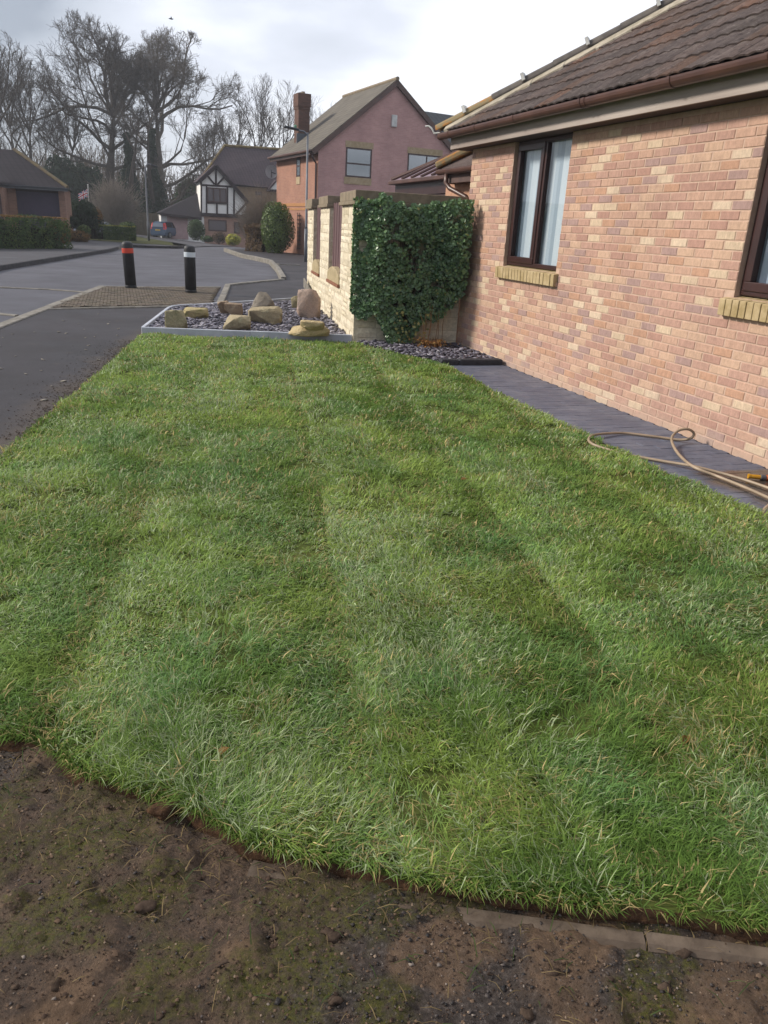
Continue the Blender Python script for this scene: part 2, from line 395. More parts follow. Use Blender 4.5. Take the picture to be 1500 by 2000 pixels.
# ---------------------------------------------------------------- lawn
edge_px = [(0, 1450), (60, 1462), (120, 1490), (150, 1528), (240, 1556), (290, 1588), (345, 1596), (400, 1628), (480, 1678), (560, 1702), (700, 1730), (800, 1748), (950, 1768), (1100, 1790), (1300, 1808), (1500, 1835)]
edge = [tuple(gp(x, y, 0.02)[:2]) for x, y in [(a, b - float(np.interp(a, [0, 120, 300, 600, 900, 1500], [4, 16, 34, 34, 26, 22]))) for a, b in edge_px]]
LAWN = [(-1.42, 2.62), (-0.95, 2.50)] + edge + [(2.3, 0.72), (3.3, 0.45), (3.74, 0.4), (3.75, 3.5), (3.69, 5.1), (3.70, 5.7), (3.74, 7.0), (3.80, 9.02), (3.62, 9.35), (3.42, 9.85), (3.2, 10.45), (3.13, 10.72), (0.22, 11.44), (-0.3, 8.5), (-0.86, 5.52)]
def dense(poly, step=0.06, jit=0.012):
    out = []
    n = len(poly)
    for i in range(n):
        a = np.array(poly[i]); b = np.array(poly[(i + 1) % n]); L = np.linalg.norm(b - a); k = max(1, int(L / step))
        nr = np.array([b[1] - a[1], a[0] - b[0]]) / (L + 1e-9)
        for q in range(k):
            p = a + (b - a) * q / k
            j = (fbm(p[0] * 9, p[1] * 9, 5) - .5) * jit * 4
            out.append(tuple(p + nr * j))
    return out
LP = dense(LAWN)
def lawn_z(x, y): return 0.028 + 0.03 * (fbm(x * .9, y * .9, 31) - .5) + 0.018 * (fbm(x * 4, y * 4, 32) - .5)
t = NT('turf_soil')
M_TURF = t.done(t.ramp(t.noise(9, 5, 0.6), [(0.35, lin('3c4420')), (0.6, lin('525a2c')), (0.75, lin('5f5636'))]), 0.95, 0.1)
t = NT('turf_cut_edge')
c = t.ramp(t.noise(40, 5, 0.7), [(0.3, lin('2c2018')), (0.55, lin('4c382a')), (0.75, lin('7a5c42'))]); t.bump(t.noise(90, 5, .7), 0.8, 0.01)
M_CUT = t.done(c, 0.95, 0.1)
gx = np.arange(-1.5, 3.9, 0.1); gy = np.arange(0.3, 11.6, 0.1)
bm = bmesh.new(); vv = [bm.verts.new((x, y, 0)) for x, y in LP]; bm.faces.new(vv)
for ax, arr in ((0, np.arange(-1.25, 3.8, 0.25)), (1, np.arange(0.5, 11.4, 0.25))):
    for k in arr:
        co = [0, 0, 0]; no = [0, 0, 0]; co[ax] = k; no[ax] = 1
        bmesh.ops.bisect_plane(bm, geom=bm.verts[:] + bm.edges[:] + bm.faces[:], plane_co=co, plane_no=no)
for v in bm.verts: v.co.z = float(lawn_z(v.co.x, v.co.y)) - 0.006
for f in bm.faces:
    f.normal_update()
    if f.normal.z < 0: f.normal_flip()
me = bpy.data.meshes.new('lawn'); bm.to_mesh(me); bm.free(); me.materials.append(M_TURF)
lawn = struct(link('lawn', me), 'freshly laid turf lawn')
V = []; n = len(LP)
for i, (x, y) in enumerate(LP):
    d = np.array(LP[(i + 1) % n]) - np.array(LP[i - 1]); d /= np.linalg.norm(d) + 1e-9; nr = np.array([d[1], -d[0]])
    j = .006 + .02 * fbm(x * 30, y * 30, 3); z = float(lawn_z(x, y)) - .006
    V += [(x, y, z), (x + nr[0] * j, y + nr[1] * j, z - .014), (x + nr[0] * j * .5, y + nr[1] * j * .5, -.05)]
V = np.array(V); idx = np.arange(n); nx = (idx + 1) % n
npobj('turf_edge', V, [np.stack([idx * 3 + a, idx * 3 + a + 1, nx * 3 + a + 1, nx * 3 + a], 1) for a in (0, 1)], M_CUT, lawn)

def make_blades(X, Y, Z, az, lean, L, wid, col, curl):
    n = len(X); cs, sn = np.cos(az), np.sin(az)
    side = np.stack([-sn, cs, np.zeros(n)], 1) * (wid / 2)[:, None]
    a1 = lean * 0.65; a2 = np.minimum(lean * 1.15 + curl, 1.62)
    p0 = np.stack([X, Y, Z - .004], 1)
    d1 = np.stack([cs * np.sin(a1), sn * np.sin(a1), np.cos(a1)], 1); d2 = np.stack([cs * np.sin(a2), sn * np.sin(a2), np.cos(a2)], 1)
    p1 = p0 + d1 * (L * .48)[:, None]; p2 = p1 + d2 * (L * .52)[:, None]
    V = np.stack([p0 - side * .9, p0 + side * .9, p1 - side, p1 + side, p2], 1).reshape(-1, 3)
    b = np.arange(n) * 5
    q = np.stack([b, b + 1, b + 3, b + 2], 1); tr = np.stack([b + 2, b + 3, b + 4], 1)
    shade = np.array([0.75, 0.75, 1.0, 1.0, 1.08])
    C = (col[:, None, :] * np.ones((1, 5, 1))).reshape(-1, 3)
    return V, [q, tr], C
t = NT('grass_blade')
c = t.attr('col', 'Color')
t.b.inputs['Base Color'].default_value = (0, 0, 0, 1)
t.done(c, 0.6, 0.22)
tr = t.n('ShaderNodeBsdfTranslucent'); t.l(c, tr.inputs[0]); ms = t.n('ShaderNodeMixShader'); ms.inputs[0].default_value = 0.42
t.l(t.b.outputs[0], ms.inputs[1]); t.l(tr.outputs[0], ms.inputs[2]); t.l(ms.outputs[0], t.out.inputs[0])
M_GRASS = t.m
def sample_lawn(N, dens):
    out = []
    got = 0
    while got < N:
        x = rng.uniform(-1.5, 3.85, 400000); y = rng.uniform(0.35, 11.5, 400000)
        d = np.hypot(np.hypot(x, y), CAM_H)
        k = rng.random(400000) < dens(d)
        x = x[k]; y = y[k]; P = proj(np.stack([x, y, np.full(len(x), .03)], 1))
        vis = (P[:, 0] > -900) & (P[:, 0] < 2100) & (P[:, 1] < 2500)
        x = x[vis]; y = y[vis]
        k = inpoly(x, y, LP); out.append(np.stack([x[k], y[k]], 1)); got += k.sum()
    return np.concatenate(out)[:N]
NBL = 425000
xy = sample_lawn(NBL, lambda d: np.clip((2.0 / d) ** 1.55, 0, 1))
x, y = xy[:, 0], xy[:, 1]; d = np.hypot(np.hypot(x, y), CAM_H)
wst = x - 0.17 * y + 0.05 * (fbm(x * 1.3, y * 1.3, 77) - .5)            # across the turf rolls
strip = np.floor((wst + 1.72) / 1.03).astype(int); fr = ((wst + 1.72) / 1.03) % 1; band = np.clip(1.15 - 1.9 * fr, -1, 1) * np.clip(1.6 * fbm(x * .8, y * .3, 14) - .22, .15, .95)  # band: pale sheen of the turf strips, put into the blade colours
sdir = np.where(fr < .5, 1.0, -1.0)
flow = (fbm(x * 1.1, y * 1.1, 11) - .5) * 5.0 + (fbm(x * 5.5, y * 5.5, 12) - .5) * 7
az = np.pi / 2 * sdir * 0.75 + 0.5 + flow + rng.normal(0, 1.25, NBL)
tall = fbm(x * 2.3, y * 2.3, 21); fine = fbm(x * 9, y * 9, 22); cl = fbm(x * 26, y * 26, 23, 2)
lean = np.clip(1.05 + (fine - .5) * 1.2 + rng.normal(0, .36, NBL), 0.1, 1.5)
L = (0.028 + 0.052 * np.clip(tall * 1.5 - .25 + (fine - .5) * .7, 0, 1)) * rng.uniform(.6, 1.3, NBL) * (1 + .45 * sstep(2.6, 1.3, y))
wid = np.clip(rng.lognormal(math.log(.0026), .38, NBL), .0012, .0065) * np.clip(d / 3.0, 0.9, 3.2)
g1 = np.array([0.130, 0.225, 0.042]); g2 = np.array([0.285, 0.385, 0.085]); g3 = np.array([0.165, 0.315, 0.110]); straw = np.array([0.60, 0.47, 0.22]); pale = np.array([0.44, 0.51, 0.29])
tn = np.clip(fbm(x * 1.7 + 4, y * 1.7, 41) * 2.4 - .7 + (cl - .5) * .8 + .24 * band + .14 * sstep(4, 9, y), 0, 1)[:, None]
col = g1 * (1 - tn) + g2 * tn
mixb = np.clip((fbm(x * 3.1, y * 3.1, 42) - .42) * 3, 0, 1)[:, None] * rng.uniform(0, 1, (NBL, 1)); col = col * (1 - mixb) + g3 * mixb
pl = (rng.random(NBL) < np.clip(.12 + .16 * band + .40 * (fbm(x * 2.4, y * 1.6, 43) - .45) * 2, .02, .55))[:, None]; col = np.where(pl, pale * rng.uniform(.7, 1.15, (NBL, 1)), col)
st = (rng.random(NBL) < np.clip(.085 + .5 * (fbm(x * 5, y * 5, 44) - .55), .02, .4) + .12 * (np.abs(fr - .98) < .06))[:, None]
col = np.where(st, straw * rng.uniform(.55, 1.15, (NBL, 1)), col)
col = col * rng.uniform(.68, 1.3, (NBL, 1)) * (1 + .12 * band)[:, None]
bare = fbm(x * 3.7 + 9, y * 3.7, 45, 3); keep = ~((bare > .70) & (rng.random(NBL) < .8))
keep &= ~((np.abs(fr - .985) < .022) & (rng.random(NBL) < .55) & (fbm(x * 2, y * 2, 47) > .4))
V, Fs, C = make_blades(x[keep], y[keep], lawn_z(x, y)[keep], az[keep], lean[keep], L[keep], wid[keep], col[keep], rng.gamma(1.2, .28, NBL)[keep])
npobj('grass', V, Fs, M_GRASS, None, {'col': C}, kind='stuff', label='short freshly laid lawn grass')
# longer blades leaning out over the near turf edge
m = 7000; ei = rng.integers(0, len(edge) - 1, m * 2); tt = rng.random(m * 2); E0 = np.array(edge)
ex = E0[ei] * (1 - tt)[:, None] + E0[ei + 1] * tt[:, None]; ex = ex[:m]; ei = ei[:m]
dd = E0[ei + 1] - E0[ei]; dd /= np.linalg.norm(dd, axis=1)[:, None]; outw = np.arctan2(-np.abs(dd[:, 0]), -0.3 * np.ones(m)) 
inset = rng.uniform(-.01, .07, m); ex = ex + np.stack([-dd[:, 1], dd[:, 0]], 1) * inset[:, None]
cc = np.where(rng.random((m, 1)) < .16, straw, np.where(rng.random((m, 1)) < .2, g2 * .8, g1)) * rng.uniform(.6, 1.15, (m, 1))
k = fbm(ex[:, 0] * 6, ex[:, 1] * 6, 66) > .37; ex = ex[k]; cc = cc[k]; m = len(ex)
V, Fs, C = make_blades(ex[:, 0], ex[:, 1], np.full(m, .02), rng.normal(-math.pi / 2, .8, m), np.clip(rng.normal(.95, .3, m), .3, 1.5), rng.uniform(.03, .075, m), rng.uniform(.0018, .0036, m), cc, rng.uniform(.1, .7, m))
npobj('edge_grass', V, Fs, M_GRASS, None, {'col': C}, kind='stuff', label='longer grass hanging over the near turf edge')

# ---------------------------------------------------------------- muddy foreground
dx = np.concatenate([np.arange(-5.0, -1.35, .06), np.arange(-1.35, 2.3, .0105), np.arange(2.3, 4.6, .06)]); dy = np.concatenate([np.arange(-1.2, .55, .05), np.arange(.55, 2.9, .0105), np.arange(2.9, 3.1, .05)])
GX, GY = np.meshgrid(dx, dy); gxr, gyr = GX.ravel(), GY.ravel()
h = 0.022 * (fbm(gxr * 2.2, gyr * 2.2, 51) - .5) + 0.016 * (fbm(gxr * 9, gyr * 9, 52) - .5) + 0.014 * (fbm(gxr * 26, gyr * 26, 53, 3) - .5) + .007 * (vnoise(gxr * 85, gyr * 85, 55) - .5)
lump = np.clip(fbm(gxr * 6 + 3, gyr * 6, 54, 3) - .56, 0, 1) * .10; mossm = sstep(.54, .62, fbm(gxr * 3.6 + 7, gyr * 3.6, 61, 5)) * .8
for (mx_, my_, mr_) in ((190, 1640, .15), (110, 1790, .13), (290, 1740, .10), (560, 1905, .15), (330, 1870, .07), (1280, 1930, .10), (760, 1960, .08), (690, 1800, .06)):   # moss cushions seen in the drive
    mc = gp(mx_, my_); dd = np.hypot((gxr - mc[0]) / 1.25, gyr - mc[1]); mossm = np.maximum(mossm, sstep(1.05, .55, dd / mr_ + 1.1 * (fbm(gxr * 14, gyr * 14, 64, 4) - .5)))
h = h + lump + mossm * .010 * vnoise(gxr * 75, gyr * 75, 8)
zD = -0.014 + h - 0.03 * sstep(0, .03, 0)
nx_, ny_ = len(dx), len(dy); I = np.arange(nx_ * ny_).reshape(ny_, nx_)
keepv = ~inpoly(gxr, gyr, [(a + 0, b + .06) for a, b in LAWN])
q = np.stack([I[:-1, :-1].ravel(), I[:-1, 1:].ravel(), I[1:, 1:].ravel(), I[1:, :-1].ravel()], 1)
q = q[keepv[q].any(1)]
t = NT('muddy_tarmac')
base = t.ramp(t.noise(7, 8, 0.65), [(0.25, lin('30261f')), (0.5, lin('4a3b30')), (0.72, lin('604d3d'))])
grit = t.ramp(t.noise(75, 6, 0.75), [(0.32, 0.35), (0.5, .95), (0.62, 1.5), (0.75, 2.4)]); base = t.mix(0.9, base, grit, 'MULTIPLY')
grav = t.math('MULTIPLY', t.attr('gravel'), 0.8)
base = t.mix(grav, base, t.ramp(t.noise(80, 5, .7), [(0.35, lin('1e1b1a')), (0.55, lin('3d3735')), (0.68, lin('6e6661'))]))
clay = t.attr('clay'); base = t.mix(t.math('MULTIPLY', clay, 0.75), base, t.ramp(t.noise(60, 4), [(0.3, lin('54412f')), (0.7, lin('79604a'))]))
mo = t.math('MULTIPLY', t.attr('moss'), t.ramp(t.noise(45, 5, .7), [(0.38, 0.1), (0.6, 1.0)]))
base = t.mix(t.math('MULTIPLY', mo, 0.95), base, t.ramp(t.noise(130, 3), [(0.3, lin('2e300c')), (0.6, lin('4c4a12')), (0.8, lin('63601c'))]))
t.bump(t.noise(150, 6, .75), 1.0, 0.008)
M_DIRT = t.done(base, t.ramp(t.noise(3, 4), [(0.4, 0.6), (0.7, 0.9)]), 0.3)
gravm = sstep(.5, .62, fbm(gxr * 1.9 + 1, gyr * 1.9 + 5, 62, 4) + .12 * sstep(1.7, 1.1, gyr)); claym = sstep(.01, .035, lump) + .8 * sstep(.6, .7, fbm(gxr * 3.3, gyr * 3.3, 63)) + .9 * sstep(.7, 1.0, gxr) * sstep(.42, .55, fbm(gxr * 5, gyr * 5, 65, 4)) * sstep(.75, .9, gyr)
npobj('ground_mud', np.stack([gxr, gyr, zD], 1), [q], M_DIRT, None, {'moss': mossm, 'gravel': gravm, 'clay': np.clip(claym, 0, 1)}, smooth=True)['kind'] = 'structure'
def dirt_z(x, y):
    ix = np.clip(np.searchsorted(dx, np.asarray(x)), 0, nx_ - 1); iy = np.clip(np.searchsorted(dy, np.asarray(y)), 0, ny_ - 1)
    return zD.reshape(ny_, nx_)[iy, ix]
def scatter_rocks(n, X, Y, Z, size, seed, flat=.55, tone=None):
    """n low-poly pebbles as one mesh (8-vertex irregular boxes)"""
    r = np.random.default_rng(seed)
    C = np.array([(a, b, c) for c in (-1, 1) for a, b in ((-1, -1), (1, -1), (1, 1), (-1, 1))], float)
    v = C[None] * r.uniform(.35, 1.0, (n, 8, 3)) * np.stack([size, size * r.uniform(.55, .95, n), size * flat * r.uniform(.5, 1.1, n)], 1)[:, None, :]
    a = r.uniform(0, 2 * np.pi, n); ca, sa = np.cos(a), np.sin(a); tx = r.normal(0, .25, n)
    vx = v[:, :, 0] * ca[:, None] - v[:, :, 1] * sa[:, None]; vy = v[:, :, 0] * sa[:, None] + v[:, :, 1] * ca[:, None]; vz = v[:, :, 2] + vx * tx[:, None]
    V = np.stack([vx + X[:, None], vy + Y[:, None], vz + Z[:, None]], 2).reshape(-1, 3)
    b = np.arange(n)[:, None] * 8
    fs = np.concatenate([b + np.array(f)[None] for f in ((3, 2, 1, 0), (4, 5, 6, 7), (0, 1, 5, 4), (1, 2, 6, 5), (2, 3, 7, 6), (3, 0, 4, 7))])
    return V, [fs], np.repeat(r.random(n) if tone is None else tone, 8)
n = 17000; gx_ = rng.uniform(-1.2, 2.6, n); gy_ = rng.uniform(.55, 2.4, n)
gm = sstep(.48, .62, fbm(gx_ * 1.9 + 1, gy_ * 1.9 + 5, 62, 4) + .12 * sstep(1.7, 1.1, gy_)); k = (rng.random(n) < .30 + .7 * gm) & ~inpoly(gx_, gy_, [(a, b + .02) for a, b in LAWN])
gx_, gy_ = gx_[k], gy_[k]; n = len(gx_)
t = NT('gravel_chip'); M_GRAV = t.done(t.ramp(t.attr('tone'), [(0, lin('1d1a1a')), (0.5, lin('332d2b')), (0.85, lin('4d4542')), (1, lin('85796f'))]), 0.7, 0.4)
V, Fs, T = scatter_rocks(n, gx_, gy_, dirt_z(gx_, gy_) + .001, rng.gamma(2.2, .0009, n) + .0011, 5)
npobj('gravel', V, Fs, M_GRAV, None, {'tone': T}, kind='stuff', label='loose gravel in the muddy foreground')
# fine crumb of soil all over the mud
n = 60000; gx_ = rng.uniform(-1.1, 2.4, n); gy_ = rng.uniform(.6, 2.4, n); k = ~inpoly(gx_, gy_, [(a, b + .03) for a, b in LAWN]); gx_, gy_ = gx_[k], gy_[k]; n = len(gx_); sz = rng.gamma(2.0, .0009, n) + .0008; a_ = rng.uniform(0, 6.28, n)
B4 = np.stack([np.stack([np.cos(a_ + q_ * 1.57 + rng.normal(0, .3, n)) * sz, np.sin(a_ + q_ * 1.57) * sz * .8, np.zeros(n) - .001], 1) for q_ in range(4)] + [np.stack([rng.normal(0, .3, n) * sz, rng.normal(0, .3, n) * sz, sz * rng.uniform(.5, 1.1, n)], 1)], 1)
V = (B4 + np.stack([gx_, gy_, dirt_z(gx_, gy_)], 1)[:, None]).reshape(-1, 3); kk = np.arange(n)[:, None] * 5
t = NT('soil_crumb'); M_CRUMB = t.done(t.ramp(t.attr('tone'), [(0, lin('2e241e')), (0.4, lin('4a3b31')), (0.75, lin('5e4c3d')), (0.93, lin('6e5b4b')), (1, lin('8a7867'))]), .9, .2)
npobj('soil_crumb', V, [np.concatenate([kk + np.array(f)[None] for f in ((0, 1, 4), (1, 2, 4), (2, 3, 4), (3, 0, 4))])], M_CRUMB, None, {'tone': np.repeat(rng.random(n), 5)}, kind='stuff', label='fine crumbly soil over the muddy foreground')
# soil clods
n = 260; cx_ = rng.uniform(-.9, 2.2, n); cy_ = rng.uniform(.7, 2.2, n); k = ~inpoly(cx_, cy_, LAWN); cx_, cy_ = cx_[k], cy_[k]
def blob(center, r, seed, sub=2, sq=(1, 1, .6), rough=.6):
    bm = bmesh.new(); bmesh.ops.create_icosphere(bm, subdivisions=sub, radius=1); o = seed * 7.31
    V = np.array([v.co[:] for v in bm.verts]); Fc = np.array([[v.index for v in f.verts] for f in bm.faces]); bm.free()
    nn = fbm(V[:, 0] * 1.4 + o, V[:, 1] * 1.4 + V[:, 2] * 1.1 + o, 3, 4) - .5; n2 = fbm(V[:, 0] * 4 - o, V[:, 2] * 4 + V[:, 1] * 3, 9, 3) - .5
    return V * (1 + rough * 2 * nn + rough * .8 * n2)[:, None] * np.array(sq) * r + np.array(center), Fc
VV = []; FF = []; b = 0
for i in range(len(cx_)):
    r = random.choice([.003, .004, .005, .006, .009, .014]) * random.uniform(.8, 1.3)
    v, f = blob((cx_[i], cy_[i], float(dirt_z(cx_[i], cy_[i])) + r * .1), r * 1.3, i, 2, (1, random.uniform(.6, 1), .38), 1.1); VV.append(v); FF.append(f + b); b += len(v)
npobj('soil_clods', np.concatenate(VV), [np.concatenate(FF)], simple('clod_soil', '4f4238', '352b25', 30, 0.95, .1, .6, 120, dist=.004), None, kind='stuff', label='crumbs of dry soil on the mud')
# grass clippings and straw lying on the mud
n = 520; a_ = rng.integers(0, len(edge) - 1, n); tt = rng.random(n); B = E0[a_] * (1 - tt)[:, None] + E0[a_ + 1] * tt[:, None]
B[:, 1] -= np.abs(rng.gamma(1.3, .22, n)); k = (B[:, 1] > .55); B = B[k]; n = len(B)
cc = np.where(rng.random((n, 1)) < .62, np.array([.26, .19, .09]), np.array([.07, .11, .03])) * rng.uniform(.5, 1.2, (n, 1))
V, Fs, C = make_blades(B[:, 0], B[:, 1], dirt_z(B[:, 0], B[:, 1]) + .008, rng.uniform(0, 6.28, n), rng.uniform(1.3, 1.75, n), rng.uniform(.02, .075, n), rng.uniform(.0014, .003, n), cc, rng.uniform(0, .15, n))
npobj('clippings', V, Fs, M_GRASS, None, {'col': C}, kind='stuff', label='grass clippings and straw on the mud')
# concrete edging between turf and mud
ed = [gp(x, y, 0.005) for x, y in [(480, 1698), (620, 1738), (750, 1772), (900, 1797), (1030, 1817), (1200, 1840), (1450, 1868), (1700, 1905)]]
kerb_run('lawn_edging', ed, 0.058, -0.004, -0.06, simple('old_edging_concrete', '6b5e52', '4a3f36', 9, 0.9, .2, .5, 80, dist=.004), 'old concrete edging strip half buried in mud along the near lawn edge', stone=0.45, zf=lambda a, b: 0.0, side=-1, gap=.006)
# turf clod broken off at the lawn corner
cl_ = gp(322, 1582, .02); v, f = blob((cl_[0], cl_[1], .022), .04, 91, 3, (1.2, .75, .5)); npobj('turf_clod', v, [f], M_CUT, None, smooth=True); tag(bpy.data.objects['turf_clod'], 'loose brown clod of turf at the corner of the lawn edge', 'clod')
# ---------------------------------------------------------------- bungalow on the right
def m_brick(name, src):
    t = NT(name); r = t.rand() if src == 'rand' else t.attr('tone')
    c = t.ramp(r, [(0, lin('b59182')), (0.15, lin('bc9986')), (0.30, lin('a68a83')), (0.40, lin('b8917a')), (0.50, lin('c2a28c')), (0.64, lin('ae897b')), (0.76, lin('c9b299')), (0.84, lin('b39081')), (0.96, lin('cdb7a0')), (1.0, lin('a78d87'))], 'CONSTANT')
    v = t.ramp(t.noise(34, 6, 0.8, stretch=(1, 1, .45)), [(0.3, 0.76), (0.7, 1.18)]); c = t.mix(1.0, c, v, 'MULTIPLY')
    wx = t.ramp(t.noise(1.3, 5, 0.6), [(0.35, 0.92), (0.7, 1.06)]); c = t.mix(1.0, c, wx, 'MULTIPLY')
    ef = t.ramp(t.noise(5.5, 6, .7, off=(2, 1, 7)), [(0.66, 0.0), (0.8, 0.35)]); c = t.mix(ef, c, lin('d2c0ae'))
    sp = t.n('ShaderNodeSeparateXYZ'); t.l(t.P(), sp.inputs[0])             # old white smear low on the wall, pale salts and splash dirt near the path
    q1 = t.math('POWER', t.math('MULTIPLY', t.math('SUBTRACT', sp.outputs[1], 6.75), 2.6), 2.0); q2 = t.math('POWER', t.math('MULTIPLY', t.math('SUBTRACT', sp.outputs[2], .23), 9.0), 2.0)
    sm = t.math('ADD', t.math('ADD', q1, q2), t.math('MULTIPLY', t.noise(16, 6, .75), 2.2)); c = t.mix(t.ramp(sm, [(.85, .8), (1.0, 0.0)]), c, lin('d8d0ca'))
    lo_ = t.math('ADD', sp.outputs[2], t.math('MULTIPLY', t.noise(5, 6, .7), 0.35)); c = t.mix(t.ramp(lo_, [(.18, .55), (.34, 0.0)]), c, lin('b8a593'))
    dk = t.ramp(t.noise(2.2, 6, .7, off=(1, 4, 2)), [(.56, 0.0), (.72, .4)]); c = t.mix(dk, c, lin('8c7068'))
    t.bump(t.noise(90, 5, 0.75, stretch=(1, 1, .4)), 0.7, 0.005)
    return t.done(c, 0.88, 0.2)
M_BRK = m_brick('facing_brick', 'rand'); M_BRK2 = m_brick('facing_brick_mass', 'tone')
M_MORT = simple('mortar', 'c3a897', 'b39887', 12, 0.95, .1, .4, 90, dist=.003)
M_BUFF = simple('buff_sill_brick', 'b9a582', '9c8862', 9, 0.9, .2, .4, 60, dist=.003)
M_FRAME = simple('brown_window_frame', '3c2422', '33201f', 4, 0.35, .5)
M_GUT = simple('brown_gutter_plastic', '5a3f36', '4a332d', 3, 0.35, .45)
M_FASC = simple('weathered_fascia', 'bbb0a8', '93867f', 1.3, 0.75, .2, .25, 40, lo=.3, hi=.62, stretch=(1, .25, 4))
M_SOFF = simple('dark_soffit', '5c4a46', '4d403d', 4, 0.8)
t = NT('window_glass'); gl = t.n('ShaderNodeBsdfGlossy'); gl.inputs['Roughness'].default_value = 0.02; gl.inputs['Color'].default_value = (.92, .95, 1, 1)
tp = t.n('ShaderNodeBsdfTransparent'); tp.inputs[0].default_value = (.95, .97, .98, 1); lw = t.n('ShaderNodeLayerWeight'); lw.inputs[0].default_value = .5; fzo = t.ramp(lw.outputs['Facing'], [(0.0, .06), (.6, .14), (.85, .36), (1.0, .9)])
ms = t.n('ShaderNodeMixShader'); t.l(fzo, ms.inputs[0]); t.l(tp.outputs[0], ms.inputs[1]); t.l(gl.outputs[0], ms.inputs[2]); t.l(ms.outputs[0], t.out.inputs[0]); M_GLASS = t.m
M_DARKGL = simple('dark_window_glass', '1b2028', '242a33', 1, 0.05, .9)
t = NT('vertical_blind_fabric'); M_BLIND = t.done(t.ramp(t.attr('tone'), [(0, lin('a9b8c6')), (0.5, lin('ccd9e4')), (1, lin('e2ebf2'))]), .8, .2)
M_INT = simple('room_dark', '7a7c80', None, 2, .9)

WX = 4.66; YC = 10.55
bung = thing('bungalow', 'salmon and buff brick bungalow with brown windows and tiled hipped roof beside the lawn', 'house', (WX, 6.5, 0))
WIN = [(7.97, 9.30, 1.24, 2.66), (2.9, 5.16, 1.24, 2.66)]
SILL = [(7.90, 9.40, 1.075, 1.24), (2.8, 5.25, 1.075, 1.24)]
wl = MB()
def wallbox(y0, y1, z0, z1): wl.box((WX + .0035, y0, z0), (WX + .29, y1, z1))
wallbox(-2.5, YC - .004, -.15, 1.075)
for (a, b) in ((-2.5, 2.9), (5.16, 7.97), (9.30, YC - .004)): wallbox(a, b, 1.0755, 2.66)
for (a, b) in ((7.97, 9.30), (2.9, 5.16)): wallbox(a + .0, b, 1.0755, 1.22)
wall = wl.build('wall', M_MORT, bung)
def brick_geo(L, d=.05, h=.065, c=.004):
    l = L / 2; k = h / 2
    return ([(0, -l + c, -k + c), (0, l - c, -k + c), (0, l - c, k - c), (0, -l + c, k - c), (c, -l, -k), (c, l, -k), (c, l, k), (c, -l, k), (d, -l, -k), (d, l, -k), (d, l, k), (d, -l, k)],
            [(0, 3, 2, 1), (0, 1, 5, 4), (1, 2, 6, 5), (2, 3, 7, 6), (3, 0, 4, 7), (4, 5, 9, 8), (5, 6, 10, 9), (6, 7, 11, 10), (7, 4, 8, 11)])
bricks = []
holes = WIN + SILL
for k in range(36):
    z = k * .075 + .0375 - .004
    if z > 2.64: break
    y = YC + (0 if k % 2 else -.1125) + .005
    y_list = []
    yy = YC
    if k % 2 == 0: y_list.append((YC - .1025, YC)); yy = YC - .1125
    while yy > 2.0:
        y_list.append((yy - .215, yy)); yy -= .225
    for (a, b) in y_list:
        segs = [(a, b)]
        for (h0, h1, z0, z1) in holes:
            if z0 - .03 < z < z1 + .03 and not (z + .0325 <= z0 + .002):
                ns = []
                for (p, q_) in segs:
                    if q_ <= h0 or p >= h1: ns.append((p, q_))
                    else:
                        if p < h0 - .03: ns.append((p, h0 - .002))
                        if q_ > h1 + .03: ns.append((h1 + .002, q_))
                segs = ns
        for (p, q_) in segs: bricks.append(((p + q_) / 2, z, q_ - p))
bp = np.array([(WX, b[0], b[1]) for b in bricks]); pr = proj(bp)
inf = (pr[:, 0] < 1500) & (pr[:, 1] > 0) & (pr[:, 2] > 0)
order = np.argsort(np.where(inf, pr[:, 2], 1e6)); sel = set(order[:296].tolist())
meshes = {}
rest = MB()
for i, (yc, z, L) in enumerate(bricks):
    px = random.uniform(-.003, .0005)
    if i in sel:
        key = round(L, 2)
        if key not in meshes:
            v, f = brick_geo(key); me = bpy.data.meshes.new('brick'); me.from_pydata(v, [], f); me.update(); me.materials.append(M_BRK); meshes[key] = me
        link('brick', meshes[key], wall, (px, yc - 6.5, z))
    else:
        v, f = brick_geo(L); rest.add([(a + WX + px, b + yc, c + z) for a, b, c in v], f, random.random())
rest.build('brickwork', M_BRK2, wall, kind='stuff')
